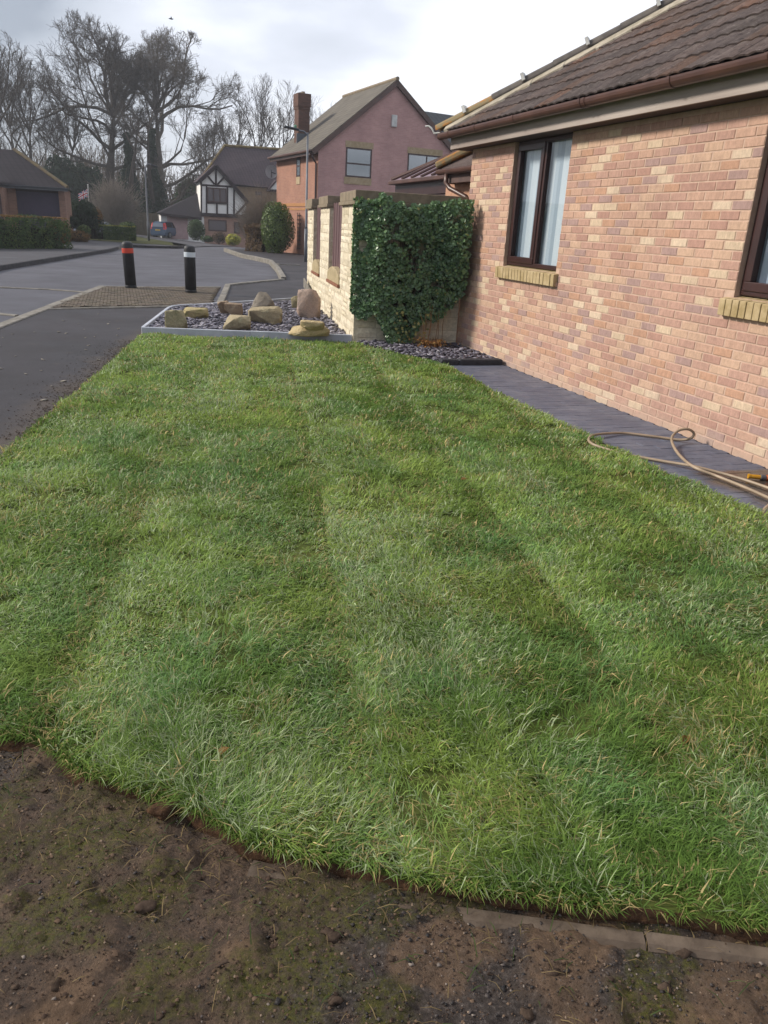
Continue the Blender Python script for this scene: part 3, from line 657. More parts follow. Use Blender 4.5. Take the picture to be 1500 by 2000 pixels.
# white smear low on the wall
# sills, windows
for wi, ((y0, y1, z0, z1), (s0, s1, sz0, sz1)) in enumerate(zip(WIN, SILL)):
    sl = MB().box((WX - .02, s0, sz0), (WX + .1, s1, sz0 + .05)).build('window_sill', M_MORT, bung)
    n = int((s1 - s0) / .0755); w_ = (s1 - s0) / n
    for i in range(n):
        a = s0 + i * w_ + .004; b = a + w_ - .008; j = random.uniform(-.004, .004)
        MB().add([(WX - .055 + j, a, sz0 + .0), (WX + .11, a, sz0 + .001), (WX + .11, a, sz1 - .002), (WX - .06 + j, a, sz1 - .035),
                  (WX - .055 + j, b, sz0), (WX + .11, b, sz0 + .001), (WX + .11, b, sz1 - .002), (WX - .06 + j, b, sz1 - .035)],
                 [(0, 1, 2, 3), (7, 6, 5, 4), (0, 3, 7, 4), (3, 2, 6, 7), (1, 0, 4, 5), (2, 1, 5, 6)]).build('brick', M_BUFF, sl, bevel=.005)
    win = MB(); fx0, fx1 = WX + .05, WX + .11
    fw = .05
    win.box((fx0, y0 + .002, z0 + .002), (fx1, y1 - .002, z0 + fw)); win.box((fx0, y0 + .002, z1 - fw), (fx1, y1 - .002, z1 - .001))
    win.box((fx0, y1 - fw, z0 + fw), (fx1, y1 - .002, z1 - fw)); win.box((fx0, y0 + .002, z0 + fw), (fx1, y0 + fw, z1 - fw))
    mull = [8.60] if wi == 0 else [4.35, 3.62]
    for m_ in mull: win.box((fx0 + .001, m_ - .028, z0 + fw), (fx1 - .001, m_ + .028, z1 - fw))
    wo_ = win.build('window', M_FRAME, bung, bevel=.006)
    ys = [y0 + fw] + sum([[m_ - .028, m_ + .028] for m_ in sorted(mull)], []) + [y1 - fw]
    for a, b in zip(ys[::2], ys[1::2]):
        opening = (b == ys[-1])
        g = 0.0
        if opening:                                                      # opening casement with its own sash
            sa = MB(); w2 = .058; sx0, sx1 = fx0 - .014, fx1 - .01
            sa.box((sx0, a - .012, z0 + fw - .012), (sx1, b + .012, z0 + fw + w2)); sa.box((sx0, a - .012, z1 - fw - w2), (sx1, b + .012, z1 - fw + .012))
            sa.box((sx0, a - .012, z0 + fw + w2), (sx1, a + w2, z1 - fw - w2)); sa.box((sx0, b - w2, z0 + fw + w2), (sx1, b + .012, z1 - fw - w2))
            sa.build('sash', M_FRAME, wo_, bevel=.006); g = w2
        MB().add([(fx0 + .03, a + g, z0 + fw + g), (fx0 + .03, b - g, z0 + fw + g), (fx0 + .03, b - g, z1 - fw - g), (fx0 + .03, a + g, z1 - fw - g)], [(0, 1, 2, 3)]).build('pane', M_GLASS, wo_)
    bl = MB(); yy = y0 + .03
    while yy < y1 - .05:
        tl = .5 + random.uniform(-.1, .1); c_ = np.array([WX + .155, yy + .045]); dv_ = np.array([-math.sin(tl) * .045, math.cos(tl) * .045])
        p, q_ = c_ - dv_, c_ + dv_
        bl.add([(p[0], p[1], z0 + .03), (q_[0], q_[1], z0 + .03), (q_[0], q_[1], z1 - .03), (p[0], p[1], z1 - .03)], [(0, 1, 2, 3)], random.random()); yy += .079
    bl.build('blind', M_BLIND, wo_)
    MB().add([(WX + .28, y0, z0), (WX + .28, y1, z0), (WX + .28, y1, z1), (WX + .28, y0, z1)], [(0, 1, 2, 3)]).build('room_backing', M_INT, wo_)
# eaves
EX, EZ, EY = 4.30, 2.86, 10.95; PITCH = .66
MB().box((4.47, -2.5, 2.665), (4.85, 10.82, 2.685)).build('soffit', M_SOFF, bung)
MB().box((4.445, -2.5, 2.66), (4.468, 10.84, 2.83)).box((4.4685, 10.815, 2.66), (9.5, 10.838, 2.83)).build('fascia', M_FASC, bung, bevel=.003)
gpf = [(math.cos(a) * .058, math.sin(a) * .058) for a in np.linspace(math.pi, 2 * math.pi, 9)]
gpf = [(-.058, .018)] + gpf + [(.058, .018)]; inn = [(x * .9, z * .9 + .003) for x, z in gpf[::-1]]
sec = gpf + inn; m = MB(); k = len(sec); gx0, gz0 = 4.345, 2.84
m.add([(gx0 + x, -2.5, gz0 + z) for x, z in sec] + [(gx0 + x, 10.99, gz0 + z) for x, z in sec], [(j, k + j, k + (j + 1) % k, (j + 1) % k) for j in range(k)] + [tuple(range(k)), tuple(range(2 * k - 1, k - 1, -1))])
m.add([(gx0 + x * .92, 10.98, gz0 + z * .9) for x, z in gpf] + [(gx0 + x * .92, 10.995, gz0 + z * .9) for x, z in gpf], [tuple(range(len(gpf)))])
gut = m.build('gutter', M_GUT, bung)
for yb in (10.6, 9.75, 8.7, 7.3, 7.22, 5.95, 4.9, 3.8):
    m = MB(); s2 = [(x * 1.1, z * 1.1) for x, z in gpf]; kk = len(s2)
    s3 = s2 + [(x * .97, z * .97) for x, z in s2[::-1]]; kk = len(s3)
    m.add([(gx0 + x, yb - .018, gz0 + z) for x, z in s3] + [(gx0 + x, yb + .018, gz0 + z) for x, z in s3], [(j, kk + j, kk + (j + 1) % kk, (j + 1) % kk) for j in range(kk)] + [tuple(range(kk)), tuple(range(2 * kk - 1, kk - 1, -1))])
    m.build('bracket', M_GUT, gut)
# roof: battened deck, then tiles one by one
M_DECK = simple('roof_underlay', '3a3130', None, 5, .95)
RX = EX + 4.3; RZ = EZ + 4.3 * PITCH
rf = MB().add([(EX + .06, -2.5, EZ + .01), (EX + .06, EY - .06, EZ + .01), (RX, EY - 4.3, RZ - .03), (RX, -2.5, RZ - .03), (RX + 4.3, EY, EZ - .03), (RX + 4.3, -2.5, EZ - .03)],
              [(0, 3, 2, 1), (1, 2, 4), (3, 5, 4, 2)]).build('roof', M_DECK, bung)
def m_tile(name, src):
    t = NT(name); r = t.rand() if src == 'rand' else t.attr('tone')
    c = t.ramp(r, [(0, lin('49423f')), (0.35, lin('544b49')), (0.6, lin('5c4f4a')), (0.8, lin('54463f')), (0.95, lin('6c5347')), (1, lin('464240'))])
    c = t.mix(t.ramp(t.noise(3.2, 6, .7), [(0.5, 0.0), (0.72, 0.55)]), c, lin('7a706c'))
    c = t.mix(t.ramp(t.noise(16, 6, .75, off=(4, 2, 0)), [(0.50, 0.0), (0.66, 0.75)]), c, lin('322b2d'))
    c = t.mix(t.ramp(t.noise(24, 6, .8, off=(9, 2, 3)), [(0.58, 0.0), (0.68, 0.7)]), c, lin('8c8380'))
    t.bump(t.noise(40, 5, .7), .8, .012); return t.done(c, .95, .08)
M_TILE = m_tile('roof_tile_clay', 'rand'); M_TILE2 = m_tile('roof_tile_mass', 'tone')
cosP = 1 / math.sqrt(1 + PITCH ** 2); su = np.array([cosP, 0, PITCH * cosP]); sn_ = np.array([-PITCH * cosP, 0, cosP])
def tile_geo(w=.302, l=.40):
    ys = np.linspace(-w / 2, w / 2, 9); hh = [.0, .008, .012, .008, .0, .008, .012, .008, .0]
    v = []; 
    for s_, lift in ((0.0, .012), (l, -.006)):
        for y_, h_ in zip(ys, hh): v.append(np.array([0, y_, 0]) + su * s_ + sn_ * (h_ + lift))
    for y_, h_ in zip(ys, hh): v.append(np.array([0, y_, 0]) + sn_ * (h_ - .002))
    f = [(i, i + 1, 10 + i, 9 + i) for i in range(8)] + [(18 + i, 19 + i, i + 1, i) for i in range(8)]
    return [tuple(q) for q in v], [tuple(reversed(q)) for q in f]
tv, tf = tile_geo(); tme = bpy.data.meshes.new('roof_tile'); tme.from_pydata(tv, [], tf); tme.update(); tme.materials.append(M_TILE)
tiles = []
for r_ in range(17):
    s_ = .035 + r_ * .315
    for q_ in range(46):
        y_ = EY - .12 - .3 * q_ - (.0 if r_ % 2 else .0); x_ = EX + s_ * cosP; z_ = EZ + s_ * PITCH * cosP
        if (EY - y_) < (x_ - EX) + .05: continue
        if y_ < -2: continue
        tiles.append((x_, y_, z_))
tp_ = np.array(tiles); pr = proj(tp_); inf = (pr[:, 0] < 1540) & (pr[:, 1] > -60) & (pr[:, 2] > 0)
order = np.argsort(np.where(inf, pr[:, 2], 1e6)); sel = set(order[:296].tolist()); rest = MB()
for i, (x_, y_, z_) in enumerate(tiles):
    jz = random.uniform(-.003, .004)
    if i in sel: link('roof_tile', tme, rf, (x_ - WX, y_ - 6.5, z_ + jz))
    else: rest.add([(a + x_, b + y_, c + z_ + jz) for a, b, c in tv], tf, random.random())
rest.build('tile_courses', M_TILE2, rf, kind='stuff')
# hip: mortar bed, hip tiles, clips, hip iron
M_BED = simple('hip_mortar', 'aea595', '8d8474', 7, .95, .1, .5, 60, dist=.006); M_WHITE = simple('white_plastic', 'd8d8d4', None, 3, .5)
HV = np.array([1, -1, PITCH]); HVn = HV / np.linalg.norm(HV); side = np.array([-1, -1, 0]) / math.sqrt(2); H0 = np.array([EX, EY, EZ])
up = np.cross(HVn, side); up = up if up[2] > 0 else -up
m = MB(); L_ = 5.6; nn_ = 26
for i in range(nn_):
    a, b = .16 + L_ * i / nn_, .16 + L_ * (i + 1) / nn_; w0 = .19 + random.uniform(-.05, .06); w1 = .19 + random.uniform(-.05, .06)
    dn = side * 1.0 + np.array([0, 0, -.47])
    P = [H0 + HVn * a + up * .06, H0 + HVn * b + up * .06, H0 + HVn * b + dn * w1 + up * .03, H0 + HVn * a + dn * w0 + up * .03]
    Q = [p - up * .1 for p in P]; m.add(P + Q, [(0, 1, 2, 3), (3, 2, 6, 7), (0, 3, 7, 4), (1, 0, 4, 5), (2, 1, 5, 6)])
m.build('hip_mortar', M_BED, rf)
M_HIP = simple('hip_tile_dark', '4c4848', '6a645e', 6, .85, .2, .4, 60)
M_LICH = simple('lichen_hip_tile', '8a7d62', 'b9762c', 5, .95, .1, .4, 40, lo=.45, hi=.6)
for i in range(13):
    a, b = i * .43, i * .43 + .445; m = MB(); pts = []
    for s_ in (a, b):
        for g in np.linspace(-1.35, 1.35, 7): pts.append(H0 + HVn * s_ + side * math.sin(g) * .07 + up * (math.cos(g) * .085 + .035 - (.012 if s_ == b else 0)))
    pts += [p - up * .018 for p in pts]
    m.add(pts, [(j, j + 1, 8 + j, 7 + j) for j in range(6)] + [(14 + 7 + j, 14 + 8 + j, 14 + j + 1, 14 + j) for j in range(6)] + [(14 + j, 15 + j, j + 1, j) for j in range(6)] + [(0, 7, 21, 14), (13, 6, 20, 27)])
    m.build('hip_tile', M_LICH if i < 2 else M_HIP, rf)
    if i and i % 2: MB().fbox(H0 + HVn * (a + .01) + up * .118, HVn, side, up, (0, -.02, -.06), (.04, .09, .03)).build('clip', M_WHITE, rf)
MB().tube([H0 + HVn * .02 + up * .0, H0 - HVn * .06 + up * .03, H0 - HVn * .07 + up * .10, H0 - HVn * .10 + up * .15, H0 - HVn * .15 + up * .17], .012, 6).build('hip_iron', M_WHITE, rf)
# rear extension of the bungalow, seen over the garden wall
ext = MB().box((5.12, YC - .004, -.1), (8.5, 12.55, 2.44)).build('rear_wall', simple('plain_salmon_brick', 'a9806a', 'b9937a', 14, .9, .2, .3, 60), bung)
MB().box((4.93, YC + .3, 2.30), (4.96, 12.2, 2.47)).box((4.96, YC + .3, 2.30), (5.12, 12.2, 2.32)).build('rear_fascia', M_SOFF, bung)
m = MB(); m.add([(4.87 + x, 10.72, 2.475 + z) for x, z in sec] + [(4.87 + x, 12.28, 2.475 + z) for x, z in sec], [(j, k + j, k + (j + 1) % k, (j + 1) % k) for j in range(k)] + [tuple(range(k)), tuple(range(2 * k - 1, k - 1, -1))]); m.build('rear_gutter', M_GUT, bung)
MB().tube([(4.87, 11.95, 2.44), (4.87, 11.95, 2.30), (4.90, 11.85, 2.22), (5.03, 11.5, 2.10), (5.06, 11.4, 2.0), (5.06, 11.4, 1.3)], .036, 10).build('downpipe', M_GUT, bung, smooth=True)
rr = MB().add([(4.84, 10.6, 2.5), (4.84, 12.25, 2.5), (7.2, 9.9, 3.9), (7.2, 12.25, 2.5)], [(0, 2, 1), (1, 2, 3)]).build('rear_roof', M_TILE2, bung)
m = MB(); A = np.array([4.84, 12.25, 2.52]); Bq = np.array([6.0, 11.09, 3.26]); dA = (Bq - A) / np.linalg.norm(Bq - A)
m.fbox(A, dA, side, np.cross(dA, side) * (1 if np.cross(dA, side)[2] > 0 else -1), (0, -.1, -.02), (1.9, .1, .085)); m.build('rear_hip', M_LICH, bung, bevel=.03)

# conservatory behind the garden wall
cons = thing('conservatory', 'brown framed conservatory with ribbed purple roof behind the garden wall', 'conservatory', (6.3, 14, 0))
M_CROOF = simple('tinted_roof_sheet', '85727c', '75636e', 2, .45, .3)
cx0, cy0, cy1, cz = 5.2, 12.6, 15.6, 2.47
MB().box((cx0 + .1, cy0, -.1), (7.9, cy1, .6)).build('dwarf_wall', bpy.data.materials['plain_salmon_brick'], cons)
fr = MB(); fr.box((cx0 + .08, cy0, 2.20), (cx0 + .16, cy1, 2.40)); fr.box((cx0 + .08, cy0, 2.14), (cx0 + .17, cy1, 2.185))
for y_ in np.linspace(cy0 + .04, cy1 - .04, 5): fr.box((cx0 + .085, y_ - .04, .6), (cx0 + .155, y_ + .04, 2.14))
fr.box((cx0 + .16, cy1 - .08, .6), (7.9, cy1, 2.4)); frame = fr.build('frame', M_FRAME, cons)
for a, b in zip(np.linspace(cy0 + .04, cy1 - .04, 5)[:-1], np.linspace(cy0 + .04, cy1 - .04, 5)[1:]):
    MB().add([(cx0 + .11, a + .04, .6), (cx0 + .11, b - .04, .6), (cx0 + .11, b - .04, 2.14), (cx0 + .11, a + .04, 2.14)], [(0, 1, 2, 3)]).build('pane', M_GLASS, cons)
bl = MB()
for y_ in np.arange(cy0 + .1, cy0 + .8, .09): bl.box((cx0 + .2, y_, .7), (cx0 + .205, y_ + .06, 2.12))
bl.build('blind', M_BLIND, cons)
MB().box((cx0 - .06, cy0 - .35, 2.40), (cx0 + .1, cy1 + .05, 2.475)).build('gutter', M_GUT, cons, bevel=.015)
rz = lambda x: cz + (x - cx0) * .5
m = MB(); m.add([(cx0, cy0 - .3, cz), (cx0, cy1, cz), (7.6, cy1 - 1.6, rz(7.6)), (7.6, cy0 - .3, rz(7.6)), (7.6, cy1, cz)], [(0, 3, 2, 1), (1, 2, 4)]); m.build('roof_sheet', M_CROOF, cons)
hp = MB().tube([(cx0, cy1, cz + .02), (7.6, cy1 - 1.6, rz(7.6) + .02)], .05, 6).build('roof_bar', M_GUT, cons)
for y_ in np.arange(cy0 - .2, cy1 - .2, .52):
    xm = min(7.6, cx0 + (cy1 - y_) * 1.5)
    MB().tube([(cx0, y_, cz + .02), (xm, y_, rz(xm) + .02)], .028, 6).build('roof_bar', M_GUT, cons)
MB().box((5.9, 12.62, 0), (7.9, 12.7, 2.4)).build('back_panel', M_INT, cons)

# ---------------------------------------------------------------- block paved path and dark edging kerb
t = NT('path_block'); c = t.ramp(t.rand(), [(0, lin('535a6c')), (0.5, lin('5b6274')), (0.8, lin('555c70')), (1, lin('61687a'))])
c = t.mix(t.ramp(t.noise(60, 4, .7), [(0.35, 0.5), (0.7, 0.0)]), c, lin('464b58')); c = t.mix(t.ramp(t.noise(2.1, 6, .7), [(0.46, 0.0), (0.74, 0.5)]), c, lin('868a95'))
sp = t.n('ShaderNodeSeparateXYZ'); t.l(t.P(), sp.inputs[0]); wy = t.ramp(t.math('ADD', sp.outputs[1], t.math('MULTIPLY', t.noise(4, 5, .6), 0.10)), [(0.0, 1.0), (1.0, 0.0)])
wy = t.math('SUBTRACT', 4.50, t.math('ADD', sp.outputs[1], t.math('MULTIPLY', t.noise(4, 5, .6), 0.14))); wx_ = t.math('SUBTRACT', sp.outputs[0], t.math('ADD', 3.72, t.math('MULTIPLY', t.noise(3, 5, .6), 0.35)))
wet = t.math('MULTIPLY', t.ramp(t.math('MULTIPLY', wy, 8), [(0.0, 0.0), (.4, .92)]), t.ramp(t.math('MULTIPLY', wx_, 6), [(0.0, 0.0), (.8, 1.0)]))
c = t.mix(wet, c, t.ramp(t.noise(2.6, 3), [(.42, lin('34312f')), (.58, lin('453729'))])); rg = t.mix(wet, t.ramp(t.noise(9, 4), [(0.3, 0.45), (0.7, 0.62)]), (0.16, .16, .16, 1)); t.bump(t.noise(120, 4, .7), .25, .003)  # wet blocks; their brown tint is the brick's reflection, put into the colour
M_PATH = t.done(c, rg, .5); 
t2 = M_PATH.copy(); t2.name = 'path_block_mass'; M_PATH2 = t2
rn = [n for n in t2.node_tree.nodes if n.bl_idname == 'ShaderNodeObjectInfo'][0]; an = t2.node_tree.nodes.new('ShaderNodeAttribute'); an.attribute_name = 'tone'
for l_ in list(rn.outputs['Random'].links): t2.node_tree.links.new(an.outputs['Fac'], l_.to_socket)
path = MB().box((3.72, .2, -.1), (4.668, 9.0, .004)).build('path', simple('path_joint_sand', '484b56', '3f424c', 20, .95), None); struct(path, 'charcoal block path along the bungalow wall')
pv_ = []
for j in range(82):
    y_ = .95 + j * .0985; x_ = 3.735 + (-.1 if j % 2 else 0)
    while x_ < 4.655:
        a, b = max(x_, 3.735), min(x_ + .1955, 4.652)
        if b - a > .03: pv_.append((a, b, y_))
        x_ += .1975
pa = np.array([((a + b) / 2, y_, 0) for a, b, y_ in pv_]); pr = proj(pa); inf = (pr[:, 0] < 1500) & (pr[:, 1] < 1200)
order = np.argsort(np.where(inf, pr[:, 2], 1e6)); sel = set(order[:296].tolist()); rest = MB(); pms = {}
def paver_geo(L, w=.0958, c=.0015, top=.0105):
    l = L / 2; h = w / 2
    return ([(-l, -h, 0), (l, -h, 0), (l, h, 0), (-l, h, 0), (-l, -h, top - c), (l, -h, top - c), (l, h, top - c), (-l, h, top - c), (-l + c, -h + c, top), (l - c, -h + c, top), (l - c, h - c, top), (-l + c, h - c, top)],
            [(0, 1, 5, 4), (1, 2, 6, 5), (2, 3, 7, 6), (3, 0, 4, 7), (4, 5, 9, 8), (5, 6, 10, 9), (6, 7, 11, 10), (7, 4, 8, 11), (8, 9, 10, 11)])
for i, (a, b, y_) in enumerate(pv_):
    L_ = round(b - a, 2); v, f = paver_geo(L_); dz = random.uniform(-.0015, .0015)
    if i in sel:
        if L_ not in pms:
            me = bpy.data.meshes.new('paving_block'); me.from_pydata(v, [], f); me.update(); me.materials.append(M_PATH); pms[L_] = me
        link('paving_block', pms[L_], path, ((a + b) / 2, y_, .003 + dz))
    else: rest.add([((a + b) / 2 + p, y_ + q_, r_ + .003 + dz) for p, q_, r_ in v], f, random.random())
rest.build('paving_courses', M_PATH2, path, kind='stuff')
ke = thing('path_end_kerb', 'two dark kerb blocks laid end to end across the top of the path', 'kerb', (4.2, 8.98, 0))
M_DK = simple('dark_kerb_block', '3c3d42', '303136', 20, .7, .3, .2, 80, dist=.003)
for a, b in ((3.76, 4.00), (4.005, 4.62)): MB().box((a, 8.93, .0), (b, 9.05, .085)).build('kerb_block', M_DK, ke, bevel=.02)

# ---------------------------------------------------------------- garden wall of buff blocks
M_STONE = NT('buff_wall_block'); t = M_STONE
c = t.ramp(t.attr('tone'), [(0, lin('d6cab2')), (0.5, lin('e0d5bf')), (1, lin('cbbfa6'))]); c = t.mix(1, c, t.ramp(t.noise(30, 5, .7), [(0.3, 0.75), (0.7, 1.12)]), 'MULTIPLY')
c = t.mix(t.ramp(t.noise(2.4, 5, .7), [(0.5, 0.0), (0.75, 0.5)]), c, lin('a2967c')); t.bump(t.noise(60, 5, .75), .6, .008); M_STONE = t.done(c, .92, .15)
M_SMORT = simple('stone_mortar', 'c4b8a2', 'a89b84', 15, .95, .1, .4, 70); M_CAP = simple('coping_stone', '8f8270', '776c5c', 7, .9, .15, .4, 50)
P0 = np.array([3.13, 10.81, 0]); gu = np.array([3.83, 17.0, 0]) - P0; GL = np.linalg.norm(gu); gu /= GL; gn = np.array([gu[1], -gu[0], 0]); ZU = np.array([0, 0, 1.0])
Q0 = P0.copy(); Q1 = np.array([4.655, 10.57, 0]); fu = Q1 - Q0; FLn = np.linalg.norm(fu); fu /= FLn; fn = np.array([-fu[1], fu[0], 0])   # front face, fn points away from the camera
gw = thing('garden_wall', 'buff stone block garden wall with piers and brown board infill panels', 'garden wall', (P0[0], P0[1], 0))
GT = .3; OPEN = [(1.47, 2.84), (4.07, 5.17)]; TOP = 1.88; DW = .66
core = MB()
core.fbox(P0, gu, gn, ZU, (.012, .012, -.1), (GL, GT - .02, DW)); 
for a, b in ((.012, 1.47), (2.84, 4.07), (5.17, GL)): core.fbox(P0, gu, gn, ZU, (a + .012, .012, DW + .001), (b - .012, GT - .02, TOP))
core.fbox(Q0, fu, fn, ZU, (.31, .012, -.1), (FLn, .2, TOP)); cw = core.build('wall', M_SMORT, gw)
def rough_block(o, u, n, z0, L, H, D=.06, amp=.010):
    """block with a pitched rough face; n points into the wall"""
    nx, nz = 4, 3; vs = []; 
    for j in range(nz):
        for i in range(nx):
            edge_ = i in (0, nx - 1) or j in (0, nz - 1)
            dpt = random.uniform(.004, .012) if edge_ else -random.uniform(0, amp)
            fx = i / (nx - 1); fz = j / (nz - 1)
            if not edge_: fx += random.uniform(-.08, .08)
            vs.append(o + u * (fx * L) + n * dpt + ZU * (z0 + fz * H))
    b0 = len(vs); ring = [0, 1, 2, 3, 7, 11, 10, 9, 8, 4]
    for r_ in ring: vs.append(vs[r_] + n * D)
    fs = [(j * nx + i, j * nx + i + 1, (j + 1) * nx + i + 1, (j + 1) * nx + i) for j in range(nz - 1) for i in range(nx - 1)]
    fs += [(ring[k], b0 + k, b0 + (k + 1) % 10, ring[(k + 1) % 10]) for k in range(10)]
    return MB().add(vs, fs, random.random())
def lay(o, u, n, s0, s1, z0, z1, parent, lo=.2, hi=.42):
    z = z0; 
    while z < z1 - .03:
        h = random.choice([.14, .14, .14, .19, .09]); h = min(h, z1 - z)
        if z1 - z - h < .06: h = z1 - z
        s = s0
        while s < s1 - .02:
            l = random.uniform(lo, hi)
            if s1 - s - l < .12: l = s1 - s
            if h > .13 and random.random() < .18 and l > .15:
                rough_block(o + u * (s + .004), u, n, z + .004, l - .008, h / 2 - .006).build('stone_block', M_STONE, parent)
                rough_block(o + u * (s + .004), u, n, z + h / 2 + .003, l - .008, h / 2 - .007).build('stone_block', M_STONE, parent)
            else: rough_block(o + u * (s + .004), u, n, z + .004, l - .008, h - .008).build('stone_block', M_STONE, parent)
            s += l
        z += h
random.seed(21)
lay(P0, gu, gn, 0, GL, 0, DW, cw, .26, .5)
for a, b in ((0, 1.47), (2.84, 4.07), (5.17, GL)): lay(P0, gu, gn, a, b, DW, TOP, cw, .25, .5)
for a, b in OPEN:                                                       # reveals of the piers, seen through the openings
    lay(P0 + gu * b, gn, gu, .0, GT - .02, DW + .2, TOP, cw, .2, .3)
lay(Q0, fu, fn, 0, FLn, 0, TOP, cw, .3, .5)
# pier caps, coping over the ivy, arched sills, board panels
for a, b in ((-.03, 1.44), (2.82, 4.10), (5.15, GL + .03)):
    MB().fbox(P0, gu, gn, ZU, (a, -.05, TOP + .002), (b, GT + .04, TOP + .05)).fbox(P0, gu, gn, ZU, (a + .02, -.035, TOP + .0505), (b - .02, GT + .03, TOP + .185)).build('pier_cap', M_CAP, gw, bevel=.008)
MB().fbox(Q0, fu, fn, ZU, (.36, -.04, TOP + .002), (FLn - .004, .24, TOP + .05)).fbox(Q0, fu, fn, ZU, (.36, -.025, TOP + .0505), (FLn - .005, .22, TOP + .18)).build('coping', M_CAP, gw, bevel=.008)
M_BOARD = simple('brown_stained_board', '6b5354', '5a4546', 8, .7, .3, .25, 50, stretch=(3, 3, .2)); M_TBAND = simple('red_tile_band', '8d5f48', '75503f', 12, .9)
M_ARCH = simple('arch_stone', 'b3a384', '988a6c', 9, .92, .15, .4, 50)
for a, b in OPEN:
    L_ = b - a - .006; ar = []; n = 12
    for i in range(n + 1): ar.append((a + .003 + L_ * i / n, .12 * (1 - (2 * i / n - 1) ** 2)))
    poly = [P0 + gu * s + ZU * (DW + .05 + .001) for s in (a + .003, b - .003)] + [P0 + gu * s + ZU * (DW + .17 + h_) for s, h_ in ar[::-1]]
    MB().prism(poly, gn * -.012, gn * (GT - .03)).build('arched_sill', M_ARCH, gw)
    MB().fbox(P0, gu, gn, ZU, (a + .003, -.03, DW + .0015), (b - .003, GT - .03, DW + .05)).build('tile_band', M_TBAND, gw)
    pan = MB().fbox(P0, gu, gn, ZU, (a + .01, GT - .195, DW + .3), (b - .01, GT - .165, DW + .36)).fbox(P0, gu, gn, ZU, (a + .01, GT - .195, TOP - .1), (b - .01, GT - .165, TOP - .04)).build('board_panel', M_BOARD, gw)
    nb = int(L_ / .125)
    for i in range(nb):
        s = a + .012 + i * (L_ - .02) / nb; MB().fbox(P0, gu, gn, ZU, (s + .003, GT - .225 - .006 * (i % 2), DW + .1), (s + (L_ - .02) / nb - .003, GT - .198, TOP + .06 + .01 * (i % 2))).build('board', M_BOARD, pan)
    MB().fbox(P0, gu, gn, ZU, (a + .02, GT - .285, DW + .19), (a + .09, GT - .235, TOP + .14)).build('post', M_BOARD, gw)
    MB().tube([P0 + gu * (a + .02) + gn * .1 + ZU * (TOP + .17), P0 + gu * (a - .02) + gn * .1 + ZU * (TOP + .15), P0 + gu * (a - .10) + gn * .1 + ZU * (TOP + .2)], .014, 6).build('bracket', M_WHITE, gw)
# ---------------------------------------------------------------- leaf helper
def leaf_quads(C, N, size, asp=.6, fold=.25, r=None):
    r = r or rng; n = len(C); N = N / (np.linalg.norm(N, axis=1)[:, None] + 1e-9)
    a = np.cross(N, r.normal(0, 1, (n, 3))); a /= np.linalg.norm(a, axis=1)[:, None] + 1e-9; b = np.cross(N, a)
    s = np.asarray(size)[:, None] if np.ndim(size) else size
    p0 = C - a * s * .5; p2 = C + a * s * .5; p1 = C + b * s * asp * .5 + N * s * fold * .3; p3 = C - b * s * asp * .5 + N * s * fold * .3
    V = np.stack([p0, p1, p2, p3], 1).reshape(-1, 3); k = np.arange(n)[:, None] * 4
    return V, [np.concatenate([k + np.array([0, 1, 2]), k + np.array([0, 2, 3])])]
def m_leaf(name, stops, rough=.45, spec=.4, trans=.2):
    t = NT(name); c = t.ramp(t.attr('tone'), [(p, lin(h)) for p, h in stops]); t.done(c, rough, spec)
    tr = t.n('ShaderNodeBsdfTranslucent'); t.l(c, tr.inputs[0]); ms = t.n('ShaderNodeMixShader'); ms.inputs[0].default_value = trans
    t.l(t.b.outputs[0], ms.inputs[1]); t.l(tr.outputs[0], ms.inputs[2]); t.l(ms.outputs[0], t.out.inputs[0]); return t.m
M_IVY = m_leaf('ivy_leaf', [(0, '435946'), (0.5, '58764e'), (0.85, '76945c'), (0.95, '8a9866'), (1, '9a9458')], .38, .5, .12)
M_STEM = simple('woody_stem', '4d4034', '3a3028', 10, .9, .1)
M_DRY = m_leaf('dry_leaf', [(0, '7c5a34'), (0.5, '9c7448'), (1, 'b89a60')], .7, .2, .2)

# ---------------------------------------------------------------- ivy on the front of the garden wall
ivy = thing('climbing_ivy', 'dark green ivy covering the end face of the garden wall', 'ivy', (3.9, 10.5, 0))
n = 38000; u_ = rng.uniform(-.03, 1.52, n); z_ = rng.uniform(0.0, 2.06, n)
bot = np.interp(u_, [-.05, .1, .25, .40, .46, .55, .72, .85, 1.0, 1.2, 1.35, 1.5], [.42, .36, .38, .30, .15, .03, .02, .16, .34, .42, .58, .74]) + .30 * (fbm(u_ * 7, u_ * 0, 4) - .5)
topl = np.interp(u_, [0, .1, .3, .55, .8, 1.1, 1.3, 1.52], [1.98, 1.93, 1.99, 1.90, 1.86, 1.97, 2.04, 1.98]) + .20 * (fbm(u_ * 9, u_ * 0 + 3, 5) - .5)
dep = .04 + .20 * sstep(0, .35, u_) * (.5 + fbm(u_ * 2.6, z_ * 2.6, 71)) + .22 * sstep(1.05, 1.35, u_) * sstep(.5, 1.2, z_) + .14 * (fbm(u_ * 7, z_ * 7, 72) - .3)
gap = np.hypot((u_ - .80) / .30, (z_ - 1.25) / .30) + .8 * (fbm(u_ * 8, z_ * 8, 73) - .5); gap2 = np.hypot((u_ - .45) / .24, (z_ - 1.60) / .10) + .8 * (fbm(u_ * 8, z_ * 8, 74) - .5)
k = (z_ > bot) & (z_ < topl) & ((gap > .72) | (rng.random(n) < .30)) & ((gap2 > .8) | (rng.random(n) < .3)) & (fbm(u_ * 10, z_ * 10, 75) > .33)
u_, z_, dep = u_[k], z_[k], dep[k]; n = len(u_); dd_ = dep * np.sqrt(rng.random(n))
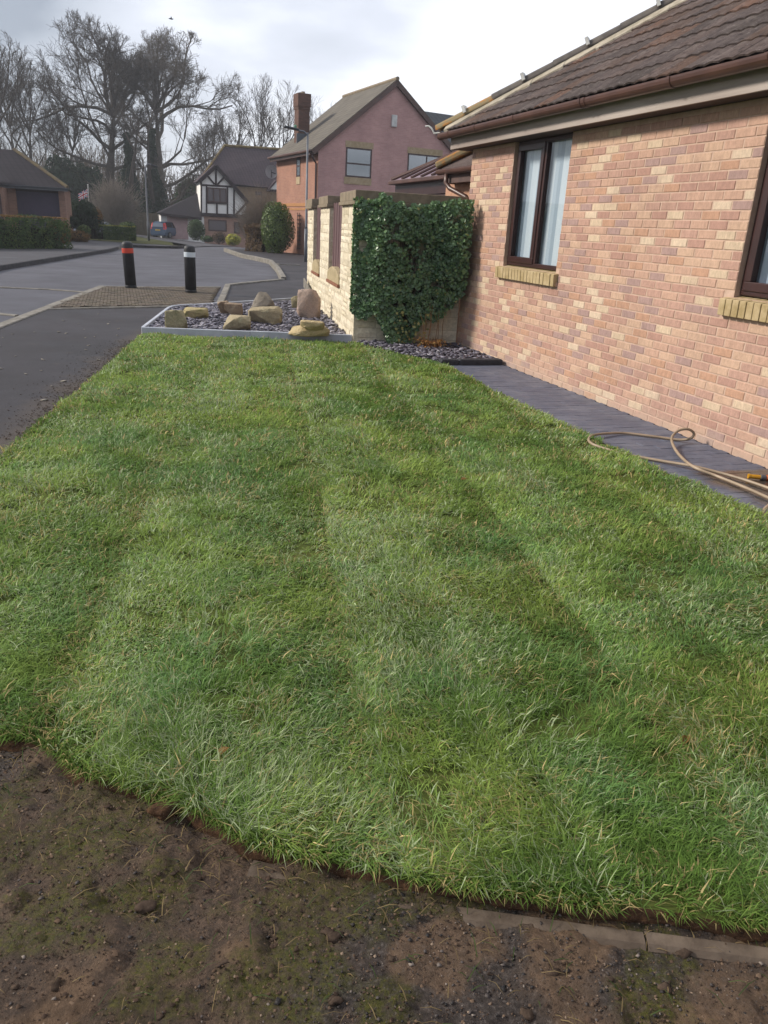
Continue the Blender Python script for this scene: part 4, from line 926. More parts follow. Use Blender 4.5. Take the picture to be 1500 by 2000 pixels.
C = Q0 + fu * u_[:, None] - fn * (dd_ + .015)[:, None] + ZU * z_[:, None]; C[:, 0] = np.minimum(C[:, 0], 4.63)
N = -fn[None] * 1.0 + rng.normal(0, .5, (n, 3)) + np.array([0, 0, .45])
V, Fs = leaf_quads(C, N, rng.gamma(9, .0046, n), .8)
tn = np.clip(.15 + .5 * rng.random(n) + .3 * (fbm(u_ * 5, z_ * 5, 76) - .5) + .25 * sstep(1.75, 2.0, z_) * rng.random(n), 0, .93); tn = np.where(rng.random(n) < .012, .98, tn)
npobj('foliage', V, Fs, M_IVY, ivy, {'tone': np.repeat(tn, 4)}, kind='stuff')
# a skirt of leaves that returns round the left corner
n = 1100; z_ = rng.uniform(.45, 1.95, n); s_ = rng.gamma(1.2, .02, n); C = P0 + gu * s_[:, None] - gn * rng.uniform(.01, .05, n)[:, None] + ZU * z_[:, None]
V, Fs = leaf_quads(C, -gn[None] + rng.normal(0, .6, (n, 3)), rng.uniform(.03, .055, n), .8); npobj('corner_foliage', V, Fs, M_IVY, ivy, {'tone': np.repeat(.4 + .5 * rng.random(n), 4)}, kind='stuff')
m = MB(); random.seed(5)
for i in range(70):
    u0 = random.uniform(.52, .78); p = Q0 + fu * u0 - fn * .05; pts = [p]; cu = u0; cz = 0
    tu = random.uniform(.1, 1.45) if i % 2 else random.uniform(.6, 1.05); tz = random.uniform(.7, 1.9)
    for q_ in range(1, 8):
        f_ = q_ / 7; pts.append(Q0 + fu * (u0 + (tu - u0) * f_ ** 1.4 + random.uniform(-.03, .03)) - fn * (.04 + random.uniform(0, .03)) + ZU * (tz * f_))
    m.tube(pts, list(np.linspace(.011, .003, 8)), 5)
m.build('stem', M_STEM, ivy)
# yellowing leaves low in the ivy
n = 70; u_ = rng.uniform(.55, 1.05, n); z_ = rng.uniform(.08, .5, n); C = Q0 + fu * u_[:, None] - fn * rng.uniform(.22, .32, n)[:, None] + ZU * z_[:, None]
V, Fs = leaf_quads(C, -fn[None] + rng.normal(0, .4, (n, 3)), rng.uniform(.035, .06, n), .8); npobj('yellow_leaves', V, Fs, m_leaf('yellow_ivy_leaf', [(0, '6a7440'), (1, 'a89f62')]), ivy, {'tone': np.repeat(rng.random(n), 4)}, kind='stuff')
# dried-up plant at the foot of the wall
dp = thing('dried_plant', 'withered orange brown plant with bare stalks at the foot of the garden wall', 'plant', (4.1, 10.25, 0)); m = MB()
for i in range(60):
    a = random.uniform(0, 6.28); r = random.uniform(.06, .24); b = np.array([4.12 + random.uniform(-.12, .12), 10.22 + random.uniform(-.08, .08), .05])
    m.tube([b, b + np.array([math.cos(a) * r * .5, math.sin(a) * r * .5, .09]), b + np.array([math.cos(a) * r, math.sin(a) * r, random.uniform(.02, .12)])], [.004, .003, .0015], 4)
for i in range(7):
    b = np.array([4.15 + random.uniform(-.15, .2), 10.3 + random.uniform(-.05, .05), .05]); m.tube([b, b + np.array([random.uniform(-.04, .04), 0, .3]), b + np.array([random.uniform(-.1, .1), 0, random.uniform(.45, .62)])], [.005, .004, .002], 4)
m.build('stalk', simple('dry_stalk', '8f643a', '6e4c30', 20, .9), dp)
n = 130; C = np.stack([4.1 + rng.normal(0, .16, n), 10.2 + rng.normal(0, .1, n), .06 + rng.random(n) * .1], 1); V, Fs = leaf_quads(C, rng.normal(0, 1, (n, 3)) + np.array([0, 0, 1]), rng.uniform(.025, .055, n)); npobj('leaves', V, Fs, M_DRY, dp, {'tone': np.repeat(rng.random(n), 4)}, kind='stuff')

# ---------------------------------------------------------------- slate beds
t = NT('slate_chip'); c = t.ramp(t.attr('tone'), [(0, lin('3c3a45')), (0.35, lin('5c5966')), (0.7, lin('75717e')), (0.9, lin('8f8b96')), (1, lin('aaa6ac'))]); M_SLATE = t.done(c, .5, .45)
M_SBASE = simple('slate_bed_base', '242229', '1c1a20', 30, .9)
BED = [(0.28, 11.52), (3.1, 10.92), (3.82, 16.6), (3.3, 16.1), (2.06, 15.36), (1.24, 14.85), (.9, 14.6), (.76, 14.2)]
def slate_bed(name, label, poly, n, z0, smin, smax, seed):
    r = np.random.default_rng(seed)
    b = sheet(name, poly, z0, M_SBASE, lambda x, y: 0, step=50, kind=None); tag(b, label, 'flower bed')
    xs = [p[0] for p in poly]; ys = [p[1] for p in poly]
    X = r.uniform(min(xs), max(xs), n * 3); Y = r.uniform(min(ys), max(ys), n * 3); k = inpoly(X, Y, poly); X, Y = X[k][:n], Y[k][:n]; n = len(X)
    sz = r.uniform(smin, smax, n); V, Fs, T = scatter_rocks(n, X, Y, z0 + r.uniform(.0, .035, n), sz, seed + 1, .22)
    npobj('slate_chips', V, Fs, M_SLATE, b, {'tone': T}, kind='stuff'); return b
slate_bed('slate_bed', 'rockery bed of purple slate chippings inside pale edging', BED, 5200, .055, .025, .062, 301)
slate_bed('slate_bed', 'small patch of purple slate chippings under the ivy', [(3.14, 10.74), (3.2, 10.5), (3.42, 9.9), (3.62, 9.4), (3.78, 9.06), (4.655, 9.06), (4.655, 10.55), (3.3, 10.78)], 1500, .03, .02, .05, 305)
M_EDG = simple('pale_edging', 'b9bdc6', 'a0a4ae', 3, .6, .3, .15, 40)
be = thing('bed_edging', 'pale grey edging boards round the slate rockery', 'edging', (1.6, 13, 0))
def edge_board(a, b, w=.05, h=.115, z=0):
    a = np.array([*a, 0.]); b = np.array([*b, 0.]); d = b - a; L = np.linalg.norm(d); d /= L; MB().fbox(a, d, [-d[1], d[0], 0], ZU, (0, 0, -.05 + z), (L, w, h)).build('edging_board', M_EDG, be, bevel=.008)
edge_board((.22, 11.47), (1.7, 11.155)); edge_board((1.702, 11.155), (3.13, 10.845), h=.118)
cor = [(.72, 14.15), (.80, 14.4), (.95, 14.62), (1.2, 14.80)]
edge_board((.72, 14.15), (.22, 11.522))
for p, q_ in zip(cor[:-1], cor[1:]): edge_board(q_, p)
edge_board((3.72, 16.75), (1.2, 14.80), h=.11)
# rocks: faceted boulders fitted to their outline in the photograph
M_ROCK = {}
def m_rock(name, a, b, c=None):
    t = NT(name); col = t.ramp(t.noise(4, 6, .65), [(0.3, lin(a)), (0.65, lin(b))])
    if c: col = t.mix(t.ramp(t.noise(9, 5, .7, off=(5, 5, 1)), [(0.52, 0.0), (0.68, 0.8)]), col, lin(c))
    col = t.mix(1, col, t.ramp(t.noise(70, 4, .7), [(0.3, .78), (0.7, 1.14)]), 'MULTIPLY'); t.bump(t.noise(24, 6, .75), .9, .03); return t.done(col, .9, .2)
RK = [('mossy', m_rock('mossy_rock', '8a8468', 'a0967a', '6a6a4a')), ('yellow', m_rock('yellow_sandstone', 'b8a880', 'a3966f', '94905c')), ('brown', m_rock('brown_rock', '9a8672', '877564', 'aa9880')),
      ('grey', m_rock('grey_rock', '837b70', '92897c', '6c675c')), ('buff', m_rock('buff_rock', 'b0a184', '9a8e74', 'b8b092')), ('pink', m_rock('pink_boulder', 'b89e8e', 'a09086', 'c4a896')), ('sand', m_rock('sandstone', 'c6b28a', 'b5a27c', 'cfbf9c'))]
RK = dict(RK)
def rock(x0, y0, x1, y1, kind, label, seed, depth=.7, planes=10, taper=0., zb=.07, sq=None, deep=None, back=0.0):
    r = np.random.default_rng(seed); b = gp((x0 + x1) / 2, y1 - (y1 - y0) * .12, zb); dist = proj(b)[0, 2]; w = (x1 - x0) * dist / F; h = (y1 - y0) * dist / F * 1.03; dp_ = w * depth if deep is None else deep
    bm = bmesh.new(); npt = 30
    P_ = r.uniform(-1, 1, (npt, 3)); P_ = P_ / np.abs(P_).max(1)[:, None] * r.uniform(.86, 1.0, (npt, 3)); P_ *= np.where((np.abs(P_) > .75).sum(1) > 2, .82, 1.0)[:, None]; P_[:, :2] *= (1 - taper * np.clip((P_[:, 2] + 1) / 2, 0, 1))[:, None]      # hull of scattered points: a broken block
    for p in P_: bm.verts.new(tuple(p))
    bmesh.ops.convex_hull(bm, input=bm.verts[:]); bmesh.ops.delete(bm, geom=[v for v in bm.verts if not v.link_faces], context='VERTS')
    bmesh.ops.bevel(bm, geom=bm.edges[:], offset=.11, segments=1, affect='EDGES', clamp_overlap=True); bmesh.ops.triangulate(bm, faces=bm.faces[:])
    for _ in range(4): bmesh.ops.subdivide_edges(bm, edges=[e for e in bm.edges if e.calc_length() > .16], cuts=1, use_grid_fill=False); bmesh.ops.triangulate(bm, faces=bm.faces[:])
    bm.verts.index_update(); V = np.array([v.co[:] for v in bm.verts]); Fc = np.array([[v.index for v in f.verts] for f in bm.faces]); bm.free(); taper = 0
    for i in range(0):
        nv = r.normal(0, 1, 3); nv /= np.linalg.norm(nv); o = r.uniform(.62, .95); ex = np.maximum(0, V @ nv - o); V = V - ex[:, None] * nv
    nn = fbm(V[:, 0] * 1.7 + seed, V[:, 1] * 1.7 + V[:, 2] * 1.3, seed, 4) - .5; V = V * (1 + .14 * nn)[:, None]
    n2 = fbm(V[:, 0] * 6 + seed, V[:, 2] * 6 + V[:, 1] * 4, seed + 2, 3) - .5; V = V * (1 + .09 * n2)[:, None]
    tp__ = 1 - taper * np.clip((V[:, 2] + 1) / 2, 0, 1); V[:, 0] *= tp__; V[:, 1] *= tp__
    V = (V - (V.max(0) + V.min(0)) / 2) / ((V.max(0) - V.min(0)) / 2)
    b = b + np.array([b[0], b[1], 0]) / np.hypot(b[0], b[1]) * back * dp_ 
    yaw = math.atan2(-b[0], b[1]) ; ca, sa = math.cos(yaw), math.sin(yaw)
    P = V * np.array([w / 2, dp_ / 2, h / 2 * 1.12]); X = P[:, 0] * ca - P[:, 1] * sa; Y = P[:, 0] * sa + P[:, 1] * ca
    c = (b[0] + math.sin(-yaw) * dp_ * .4, b[1] + math.cos(yaw) * dp_ * .4, b[2] + h / 2 - .06 * h)
    o = thing('rock', label, 'rock', c, 'rocks in the slate rockery'); 
    me = npmesh('rock', np.stack([X, Y, P[:, 2]], 1), [Fc], RK[kind], smooth=False); bpy.data.objects.remove(o)
    o = link('rock', me, None, c); tag(o, label, 'rock', 'rocks set in the slate rockery'); return o
rock(323, 612, 367, 649, 'mossy', 'rounded mossy lump of rock at the front left corner of the rockery', 11, .85, 6)
rock(359, 606, 408, 625, 'yellow', 'flat yellowish rock behind the mossy round one', 12, .8)
rock(425, 593, 452, 617, 'brown', 'small brown rock half hidden behind another brown rock', 13, .9)
rock(439, 597, 475, 621, 'brown', 'small squarish brown rock in front of its twin', 14, .8)
rock(436, 622, 490, 650, 'buff', 'low flat topped buff rock in the middle front of the rockery', 15, .8)
rock(489, 577, 539, 609, 'grey', 'dark grey pointed rock like a small pyramid', 17, .8, 8, .75)
rock(484, 606, 552, 637, 'buff', 'long block of buff rock lying in front of the grey pointed rock', 16, .6)
rock(568, 582, 590, 606, 'mossy', 'small mottled rock peeping out left of the tall boulder', 18, .9)
rock(579, 575, 626, 629, 'pink', 'tall upright boulder with pinkish face near the garden wall', 27, .55, 4, .15)
rock(562, 640, 645, 660, 'sand', 'long golden sandstone slab lying at the front right of the rockery', 20, .42, 6, zb=.10, back=.25)
rock(586, 630, 634, 647, 'sand', 'smaller golden sandstone piece stacked on the long slab', 23, .5, 6, zb=.2, back=.25)
bt = thing('timber_batten', 'weathered pale batten leaning along the foot of the garden wall', 'timber', tuple(P0 + gu * 5 - gn * .1))
MB().fbox(P0 + gu * 4.35 - gn * .09 + ZU * .1, (gu * 1.55 + ZU * .2) / np.linalg.norm(gu * 1.55 + ZU * .2), gn, np.cross(gn, gu) * 1.0 + ZU * 2, (0, 0, 0), (1.7, .025, .06)).build('plank', M_KERB, bt)

# ---------------------------------------------------------------- hose
M_HOSE = simple('hose_rubber', 'a3907a', '8b7a66', 6, .45, .4)
def catmull(P, n=10):
    P = [np.asarray(p, float) for p in P]; P = [2 * P[0] - P[1]] + P + [2 * P[-1] - P[-2]]; out = []
    for i in range(1, len(P) - 2):
        for k in range(n):
            t = k / n; a, b, c, d = P[i - 1], P[i], P[i + 1], P[i + 2]
            out.append(.5 * ((2 * b) + (-a + c) * t + (2 * a - 5 * b + 4 * c - d) * t * t + (-a + 3 * b - 3 * c + d) * t ** 3))
    out.append(P[-2]); return out
hp = [(1640, 1010, .03), (1560, 975, .03), (1500, 953, .03), (1450, 936, .03), (1400, 922, .03), (1350, 910, .045), (1290, 900, .03), (1225, 888, .03), (1180, 876, .04), (1155, 866, .05), (1150, 857, .05), (1163, 849, .05), (1215, 846, .03), (1280, 853, .03), (1325, 859, .03), (1349, 856, .06), (1355, 846, .10), (1343, 838, .135), (1325, 841, .12), (1313, 853, .08), (1314, 868, .05), (1328, 890, .04), (1355, 912, .055), (1400, 930, .03), (1450, 950, .03), (1500, 972, .03), (1560, 1000, .03), (1590, 1040, .03), (1540, 1062, .03), (1505, 1040, .03), (1491, 1012, .03), (1496, 992, .045), (1530, 975, .05), (1600, 965, .05)]
pts = [gp(x, y, z) for x, y, z in hp]
for p in pts: p[0] = min(p[0], 4.62) if p[1] > 3.4 else p[0]
hs = thing('garden_hose', 'beige garden hose looped loosely over the block path', 'hose', (4.3, 4.9, 0))
MB().tube(catmull(pts, 8), .0115, 8).build('hose_tube', M_HOSE, hs, smooth=True)
nz = thing('hose_nozzle', 'yellow and orange hose connector lying on the path by the wall', 'hose fitting', tuple(gp(1475, 932, .02)))
a = gp(1461, 930, .035); b = gp(1530, 936, .035); d = (b - a) / np.linalg.norm(b - a)
def nzt(s0, s1, r): return MB().tube([a + d * s0, a + d * (s0 + .004), a + d * (s1 - .004), a + d * s1], [r * .85, r, r, r * .85], 12)
MB().tube([a, a + d * .012, a + d * .012, a + d * .085], [.019, .019, .016, .017], 12).build('tip', simple('yellow_plastic', 'c08a18', 'a8760f', 3, .4, .5), nz, smooth=False)
nzt(.086, .125, .021).build('collar', simple('grey_plastic', '54545a', None, 3, .5), nz); nzt(.126, .185, .022).build('grip', simple('orange_plastic', 'c25a1c', None, 3, .45), nz)
nzt(.19, .6, .0115).build('hose_stub', M_HOSE, nz)

# dead leaves on the lawn
for i, (x, y, s, lab) in enumerate([(906, 937, .05, 'small curled brown leaf lying in the middle of the lawn'), (1338, 1447, .055, 'dry brown leaf on the near right part of the lawn'), (634, 778, .07, 'orange brown leaf on the far part of the lawn'), (437, 1470, .05, 'dark reddish dead leaf near the front of the lawn')]):
    c_ = gp(x, y, .06); m = MB(); an = random.uniform(0, 3.1); ca, sa = math.cos(an), math.sin(an)
    prof = [(-.5, 0, .02), (-.2, .22, .3), (.2, .2, .25), (.5, 0, .1), (.2, -.2, .3), (-.2, -.22, .22), (0, 0, 0)]
    m.add([(c_[0] + (p * ca - q_ * sa) * s, c_[1] + (p * sa + q_ * ca) * s, c_[2] + r_ * s) for p, q_, r_ in prof], [(6, 0, 1), (6, 1, 2), (6, 2, 3), (6, 3, 4), (6, 4, 5), (6, 5, 0)], random.random())
    o = m.build('dead_leaf', M_DRY); tag(o, lab, 'leaf', 'dead leaves on the lawn')
# pale flecks of litter on the pavement
n = 60; X = rng.uniform(-1.6, .6, n); Y = rng.uniform(6.5, 14, n); V, Fs, T = scatter_rocks(n, X, Y, np.full(n, .006), rng.uniform(.008, .035, n), 77, .2); npobj('litter', V, Fs, simple('pale_flecks', '9a9488', '77706a', 20, .9), None, {'tone': T}, kind='stuff', label='pale flecks of litter on the pavement')
n = 2200; X = rng.normal(0, .1, n); Y = rng.uniform(6.0, 11.0, n); X = -.62 + (Y - 6.7) * .19 - np.abs(rng.gamma(1.2, .10, n)); V, Fs, T = scatter_rocks(n, X, Y, np.full(n, .006), rng.uniform(.002, .009, n), 78, .35); npobj('soil_crumbs', V, Fs, bpy.data.materials['clod_soil'], None, {'tone': T}, kind='stuff', label='crumbs of soil along the lawn edge on the pavement')
# ---------------------------------------------------------------- bollards and lamp posts
M_BOLL = simple('black_bollard_plastic', '1c1d22', '26272c', 5, .55, .4, .1, 60)
def bollard(px, band_hex, label, lean):
    b = gp(*px, .01); o = thing('bollard', label, 'bollard', b, 'plastic bollards on the brick strip')
    prof = [(.122, -.05), (.122, .90), (.118, .955), (.105, .985), (.07, 1.005), (.0, 1.01)]
    body = MB().lathe((b[0], b[1], b[2]), prof, 24).build('post', M_BOLL, o, smooth=False)
    MB().lathe((b[0], b[1], b[2]), [(.1225, .762), (.1255, .766), (.1255, .862), (.1225, .866)], 24).build('reflective_band', simple('band_' + band_hex, band_hex, band_hex, 3, .4, .5), o)
    MB().lathe((b[0], b[1], b[2]), [(.123, .02), (.127, .03), (.127, .06), (.123, .07)], 24).build('base_collar', M_BOLL, o)
    for p in body.data.polygons: p.use_smooth = abs(p.normal.z) < .9
    o.rotation_euler = lean
bollard((256, 563), 'c03a22', 'black bollard with a red band', (.0, -.03, 0))
bollard((373, 572), 'c3ccd4', 'black bollard with a white band', (0, .0, 0))
M_GALV = simple('galvanised_steel', '6f7278', '5d6067', 3, .5, .5, .1, 40)
M_LAMPH = simple('lamp_head_grey', '3a3d42', None, 3, .5)
b = gp(597, 511, .09); lp1 = thing('lamp_post', 'tall grey street lamp with flat head in front of the red brick house', 'street lamp', b)
top = at(601, 259, b[1])
MB().tube([(b[0], b[1], b[2]), (b[0], b[1], b[2] + 1.3)], .075, 12).tube([(b[0], b[1], b[2] + 1.3), (b[0], b[1], b[2] + 1.4), (top[0], b[1], top[2])], [.07, .05, .04], 12).build('post', M_GALV, lp1, smooth=True)
MB().tube([(top[0], b[1], top[2] - .1), (top[0] - .15, b[1], top[2] + .03), (top[0] - .45, b[1], top[2] + .06)], .03, 8).build('arm', M_GALV, lp1)
hd = np.array([top[0] - .95, b[1], top[2] + .13]); MB().fbox(hd, (.97, 0, -.12), (0, 1, 0), (.12, 0, .97), (0, -.13, -.03), (.6, .13, .05)).build('lamp_head', M_LAMPH, lp1, bevel=.03)
MB().lathe((hd[0] + .45, hd[1], hd[2] - .02), [(.05, .0), (.05, .1), (.03, .13)], 10).build('photocell', simple('green_plastic', '5f8f70', None, 3, .5), lp1)
MB().box((b[0] - .055, b[1] - .08, b[2] + .5), (b[0] + .055, b[1] - .072, b[2] + 1.1)).build('access_door', M_GALV, lp1)
b = gp(291, 473, -.03); b = np.array([*at(291, 473, 54)[:2], at(291, 473, 54)[2]]); lp2 = thing('lamp_post', 'slim far street lamp with hooked top on the left of the road', 'street lamp', b)
tz = at(283, 330, 54)[2]
MB().tube([(b[0], b[1], b[2]), (b[0], b[1], b[2] + 1.2), (b[0], b[1], b[2] + 1.3), (b[0] + .0, b[1], tz), (b[0] + .06, b[1], tz + .2), (b[0] + .2, b[1], tz + .3), (b[0] + .4, b[1], tz + .28)], [.08, .08, .055, .045, .04, .04, .04], 10).build('post', M_GALV, lp2, smooth=True)
MB().fbox((b[0] + .36, b[1], tz + .27), (.95, 0, -.3), (0, 1, 0), (.3, 0, .95), (0, -.09, -.05), (.42, .09, .05)).build('lamp_head', M_LAMPH, lp2, bevel=.03)

# ---------------------------------------------------------------- materials for the houses
def m_fine_brick(name, a, b, mort, scale=1.0):
    t = NT(name); tcn = t.P(); sp = t.n('ShaderNodeSeparateXYZ'); t.l(tcn, sp.inputs[0]); ad = t.math('ADD', sp.outputs[0], sp.outputs[1]); cbn = t.n('ShaderNodeCombineXYZ'); t.l(ad, cbn.inputs[0]); t.l(sp.outputs[2], cbn.inputs[1])
    br = t.n('ShaderNodeTexBrick'); t.l(cbn.outputs[0], br.inputs['Vector']); br.inputs['Scale'].default_value = 1; br.inputs['Brick Width'].default_value = .225; br.inputs['Row Height'].default_value = .075; br.inputs['Mortar Size'].default_value = .006; br.inputs['Mortar Smooth'].default_value = .3
    br.inputs['Color1'].default_value = lin(a); br.inputs['Color2'].default_value = lin(b); br.inputs['Mortar'].default_value = lin(mort); br.inputs['Bias'].default_value = 0
    c = t.mix(1, br.outputs[0], t.ramp(t.noise(1.2, 5, .6), [(0.3, .86), (0.7, 1.1)]), 'MULTIPLY'); return t.done(c, .9, .15)
M_RED = m_fine_brick('red_house_brick', 'a27866', '987061', '9f8375'); M_SHADEBR = m_fine_brick('shade_tinted_brick', 'bf9792', 'b68e8a', 'bb9f98'); M_PINKB = m_fine_brick('pink_house_brick', 'a88678', '987668', 'a08c7e')  # mauve copy of the red brick: cool shade of the gable put into colour
def m_fartile(name, a, b, su_=.3, sv=.3):
    t = NT(name); sp = t.n('ShaderNodeSeparateXYZ'); t.l(t.P(), sp.inputs[0]); w = t.math('ADD', sp.outputs[0], t.math('MULTIPLY', sp.outputs[1], .37)); 
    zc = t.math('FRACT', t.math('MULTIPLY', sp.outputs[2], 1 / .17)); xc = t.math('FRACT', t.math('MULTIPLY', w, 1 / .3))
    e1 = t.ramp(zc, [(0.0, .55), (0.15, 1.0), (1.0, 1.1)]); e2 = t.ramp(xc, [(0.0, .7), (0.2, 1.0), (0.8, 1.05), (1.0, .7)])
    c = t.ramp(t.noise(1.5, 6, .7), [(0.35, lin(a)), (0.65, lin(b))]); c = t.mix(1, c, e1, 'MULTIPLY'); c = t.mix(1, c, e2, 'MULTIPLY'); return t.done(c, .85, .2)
M_TBR = m_fartile('far_brown_tile', '4a3f44', '3e353a'); M_TGR = m_fartile('far_grey_tile', '6b655c', '58534c'); M_TDK = m_fartile('far_dark_tile', '2a252b', '231f24'); M_TBL = m_fartile('far_slate_tile', '45484c', '383b40')
M_WHITEP = simple('white_render', 'ecebe8', 'e2e0dc', 2, .8, .2); M_BEAM = simple('dark_timber', '33262a', '2a2023', 4, .8, .2); M_BUFFS = simple('buff_stone_lintel', 'b3a084', 'a08c6e', 6, .9)
def m_house_glass(name, base, f0):
    t = NT(name); d = t.n('ShaderNodeBsdfDiffuse'); d.inputs[0].default_value = lin(base); g = t.n('ShaderNodeBsdfGlossy'); g.inputs['Roughness'].default_value = .03; g.inputs['Color'].default_value = (.93, .96, 1, 1)
    lw = t.n('ShaderNodeLayerWeight'); lw.inputs[0].default_value = .5; f = t.ramp(lw.outputs['Facing'], [(0.0, f0), (.7, f0 + .12), (1.0, .95)]); ms = t.n('ShaderNodeMixShader'); t.l(f, ms.inputs[0]); t.l(d.outputs[0], ms.inputs[1]); t.l(g.outputs[0], ms.inputs[2]); t.l(ms.outputs[0], t.out.inputs[0]); return t.m
M_REFL = m_house_glass('bright_window_glass', '262b32', .26); M_DARKGL = m_house_glass('dim_window_glass', '525a62', .08)
def wslab(mb, C, u, z0, z1, s0, s1, n, d0, d1): return mb.fbox(C, u, n, ZU, (s0, d0, z0), (s1, d1, z1))
def framed_window(parent, C, u, n, s0, s1, z0, z1, bars_v=(), bars_h=(), fw=.07, proud=.02, glass=None):
    """n points out of the wall; frame sits just proud, glass just behind it"""
    m = MB(); m.fbox(C, u, n, ZU, (s0, -.05, z0), (s1, proud, z0 + fw)); m.fbox(C, u, n, ZU, (s0, -.05, z1 - fw), (s1, proud, z1)); m.fbox(C, u, n, ZU, (s0, -.05, z0 + fw), (s0 + fw, proud, z1 - fw)); m.fbox(C, u, n, ZU, (s1 - fw, -.05, z0 + fw), (s1, proud, z1 - fw))
    for v in bars_v: m.fbox(C, u, n, ZU, (v - fw / 2, -.05, z0 + fw), (v + fw / 2, proud - .003, z1 - fw))
    for h in bars_h: m.fbox(C, u, n, ZU, (s0 + fw, -.05, h - fw / 2), (s1 - fw, proud - .006, h + fw / 2))
    w = m.build('window', M_FRAME, parent)
    vs = [s0 + fw] + sum([[v - fw / 2, v + fw / 2] for v in bars_v], []) + [s1 - fw]; hs_ = [z0 + fw] + sum([[h - fw / 2, h + fw / 2] for h in bars_h], []) + [z1 - fw]
    for a, b in zip(vs[::2], vs[1::2]):
        for c, d in zip(hs_[::2], hs_[1::2]): MB().fbox(C, u, n, ZU, (a + .001, -.03, c + .001), (b - .001, .004, d - .001)).build('pane', glass or M_REFL, w)
    return w

# ---------------------------------------------------------------- red brick two storey house
C2 = np.array([9.19, 38.74, 0]); ha = np.array([-.11, .994, 0]); hb = np.array([.994, .11, 0]); ha /= np.linalg.norm(ha); hb /= np.linalg.norm(hb); HW, HL, HE, HA = 7.74, 6.7, 5.0, 8.1
h2 = thing('brick_house', 'two storey red brick house with shade tinted gable end and tall chimney', 'house', C2 + ha * 3 + hb * 3.8)
MB().add([C2 + ZU * -.3, C2 + ha * HL + ZU * -.3, C2 + ha * HL + ZU * HE, C2 + ZU * HE], [(0, 1, 2, 3)]).add([C2 + hb * .3 + ha * HL + ZU * -.3, C2 + hb * HW + ha * HL - ZU * .3, C2 + hb * HW + ha * HL + ZU * HE, C2 + hb * HW / 2 + ha * HL + ZU * HA, C2 + ha * HL + hb * .001 + ZU * HE], [(0, 1, 2, 3, 4)]).build('side_wall', M_RED, h2)
MB().add([C2 - ha * .004 + ZU * -.3, C2 - ha * .004 + hb * HW + ZU * -.3, C2 - ha * .004 + hb * HW + ZU * HE, C2 - ha * .004 + hb * HW / 2 + ZU * HA, C2 - ha * .004 + ZU * HE], [(0, 1, 2, 3, 4)]).build('gable_wall', M_SHADEBR, h2)
sl_ = (HA - HE) / (HW / 2); ov = .38
def roofp(s, t_): return C2 + ha * s + hb * t_ + ZU * (HE + .06 + sl_ * min(t_, HW - t_))
rfm = MB()
for t0, t1 in ((-ov, HW / 2), (HW + ov, HW / 2)):
    P4 = [roofp(-.12, t0), roofp(HL + .15, t0), roofp(HL + .15, t1), roofp(-.12, t1)]
    rfm.add(P4 + [p + ZU * .1 for p in P4], [(0, 1, 2, 3), (4, 5, 6, 7), (0, 1, 5, 4), (1, 2, 6, 5), (2, 3, 7, 6), (3, 0, 4, 7)])
rf2 = rfm.build('roof', M_TGR, h2)
MB().tube([roofp(-.14, HW / 2) + ZU * .1, roofp(HL + .16, HW / 2) + ZU * .1], .1, 8).build('ridge', M_CAP, rf2)
for t0, t1 in ((-ov, HW / 2), (HW + ov, HW / 2)):
    d = roofp(-.1, t1) - roofp(-.1, t0); L_ = np.linalg.norm(d); d /= L_; w_ = np.cross(d, ha); w_ = w_ if w_[2] < 0 else -w_
    MB().fbox(roofp(-.1, t0) + ZU * .05, d, ha, w_, (0, -.06, 0), (L_, .06, .2)).build('bargeboard', M_GUT, h2)
MB().fbox(C2, ha, hb, ZU, (-.05, -.36, HE - .36), (HL + .1, -.30, HE - .16)).build('fascia', M_GUT, h2); MB().fbox(C2, ha, hb, ZU, (-.05, -.30, HE - .30), (HL + .1, 0, HE - .27)).build('soffit', M_SOFF, h2)
MB().fbox(C2, ha, hb, ZU, (-.1, -.5, HE - .24), (HL + .15, -.37, HE - .13)).build('gutter', M_GUT, h2, bevel=.03)
MB().tube([C2 - hb * .42 - ha * .02 + ZU * (HE - .25), C2 - hb * .3 - ha * .02 + ZU * (HE - .45), C2 - hb * .06 + ha * .12 + ZU * (HE - .7), C2 - hb * .06 + ha * .12 + ZU * .1], .045, 8).build('downpipe', M_FRAME, h2)
cs_, ct_ = 4.75, .78; ch = MB(); ch.fbox(C2, ha, hb, ZU, (cs_ - .3, ct_ - .30, 5.0), (cs_ + .40, ct_ + .30, 7.1)); ch.fbox(C2, ha, hb, ZU, (cs_ - .325, ct_ - .325, 7.1001), (cs_ + .425, ct_ + .325, 7.22)); ch.fbox(C2, ha, hb, ZU, (cs_ - .35, ct_ - .35, 7.2201), (cs_ + .45, ct_ + .35, 7.82)); 
chm = ch.build('chimney', m_fine_brick('chimney_brick', '6a5048', '5b463f', '645349'), rf2); 
for o_ in (0, .32): MB().lathe(C2 + ha * (cs_ - .1 + o_) + hb * ct_ + ZU * 7.8, [(.12, 0), (.13, .04), (.1, .06), (.1, .12)], 10).build('chimney_cap', M_CAP, rf2)
MB().fbox(C2, ha, hb, ZU, (cs_ - .36, ct_ - .40, 5.2), (cs_ - .301, ct_ + .40, 5.95)).build('flashing', simple('lead_flashing', '5e646c', None, 3, .6), rf2)
framed_window(h2, C2 - ha * .004, hb, -ha, 1.40, 2.75, 3.82, 5.12, (), (4.42,)); framed_window(h2, C2 - ha * .004, hb, -ha, 4.70, 6.60, 3.82, 5.12, (5.75,), ())
for a, b in ((1.36, 2.82), (4.66, 6.64)): MB().fbox(C2, hb, -ha, ZU, (a, -.03, 5.125), (b, .016, 5.40)).build('lintel', M_BUFFS, h2)
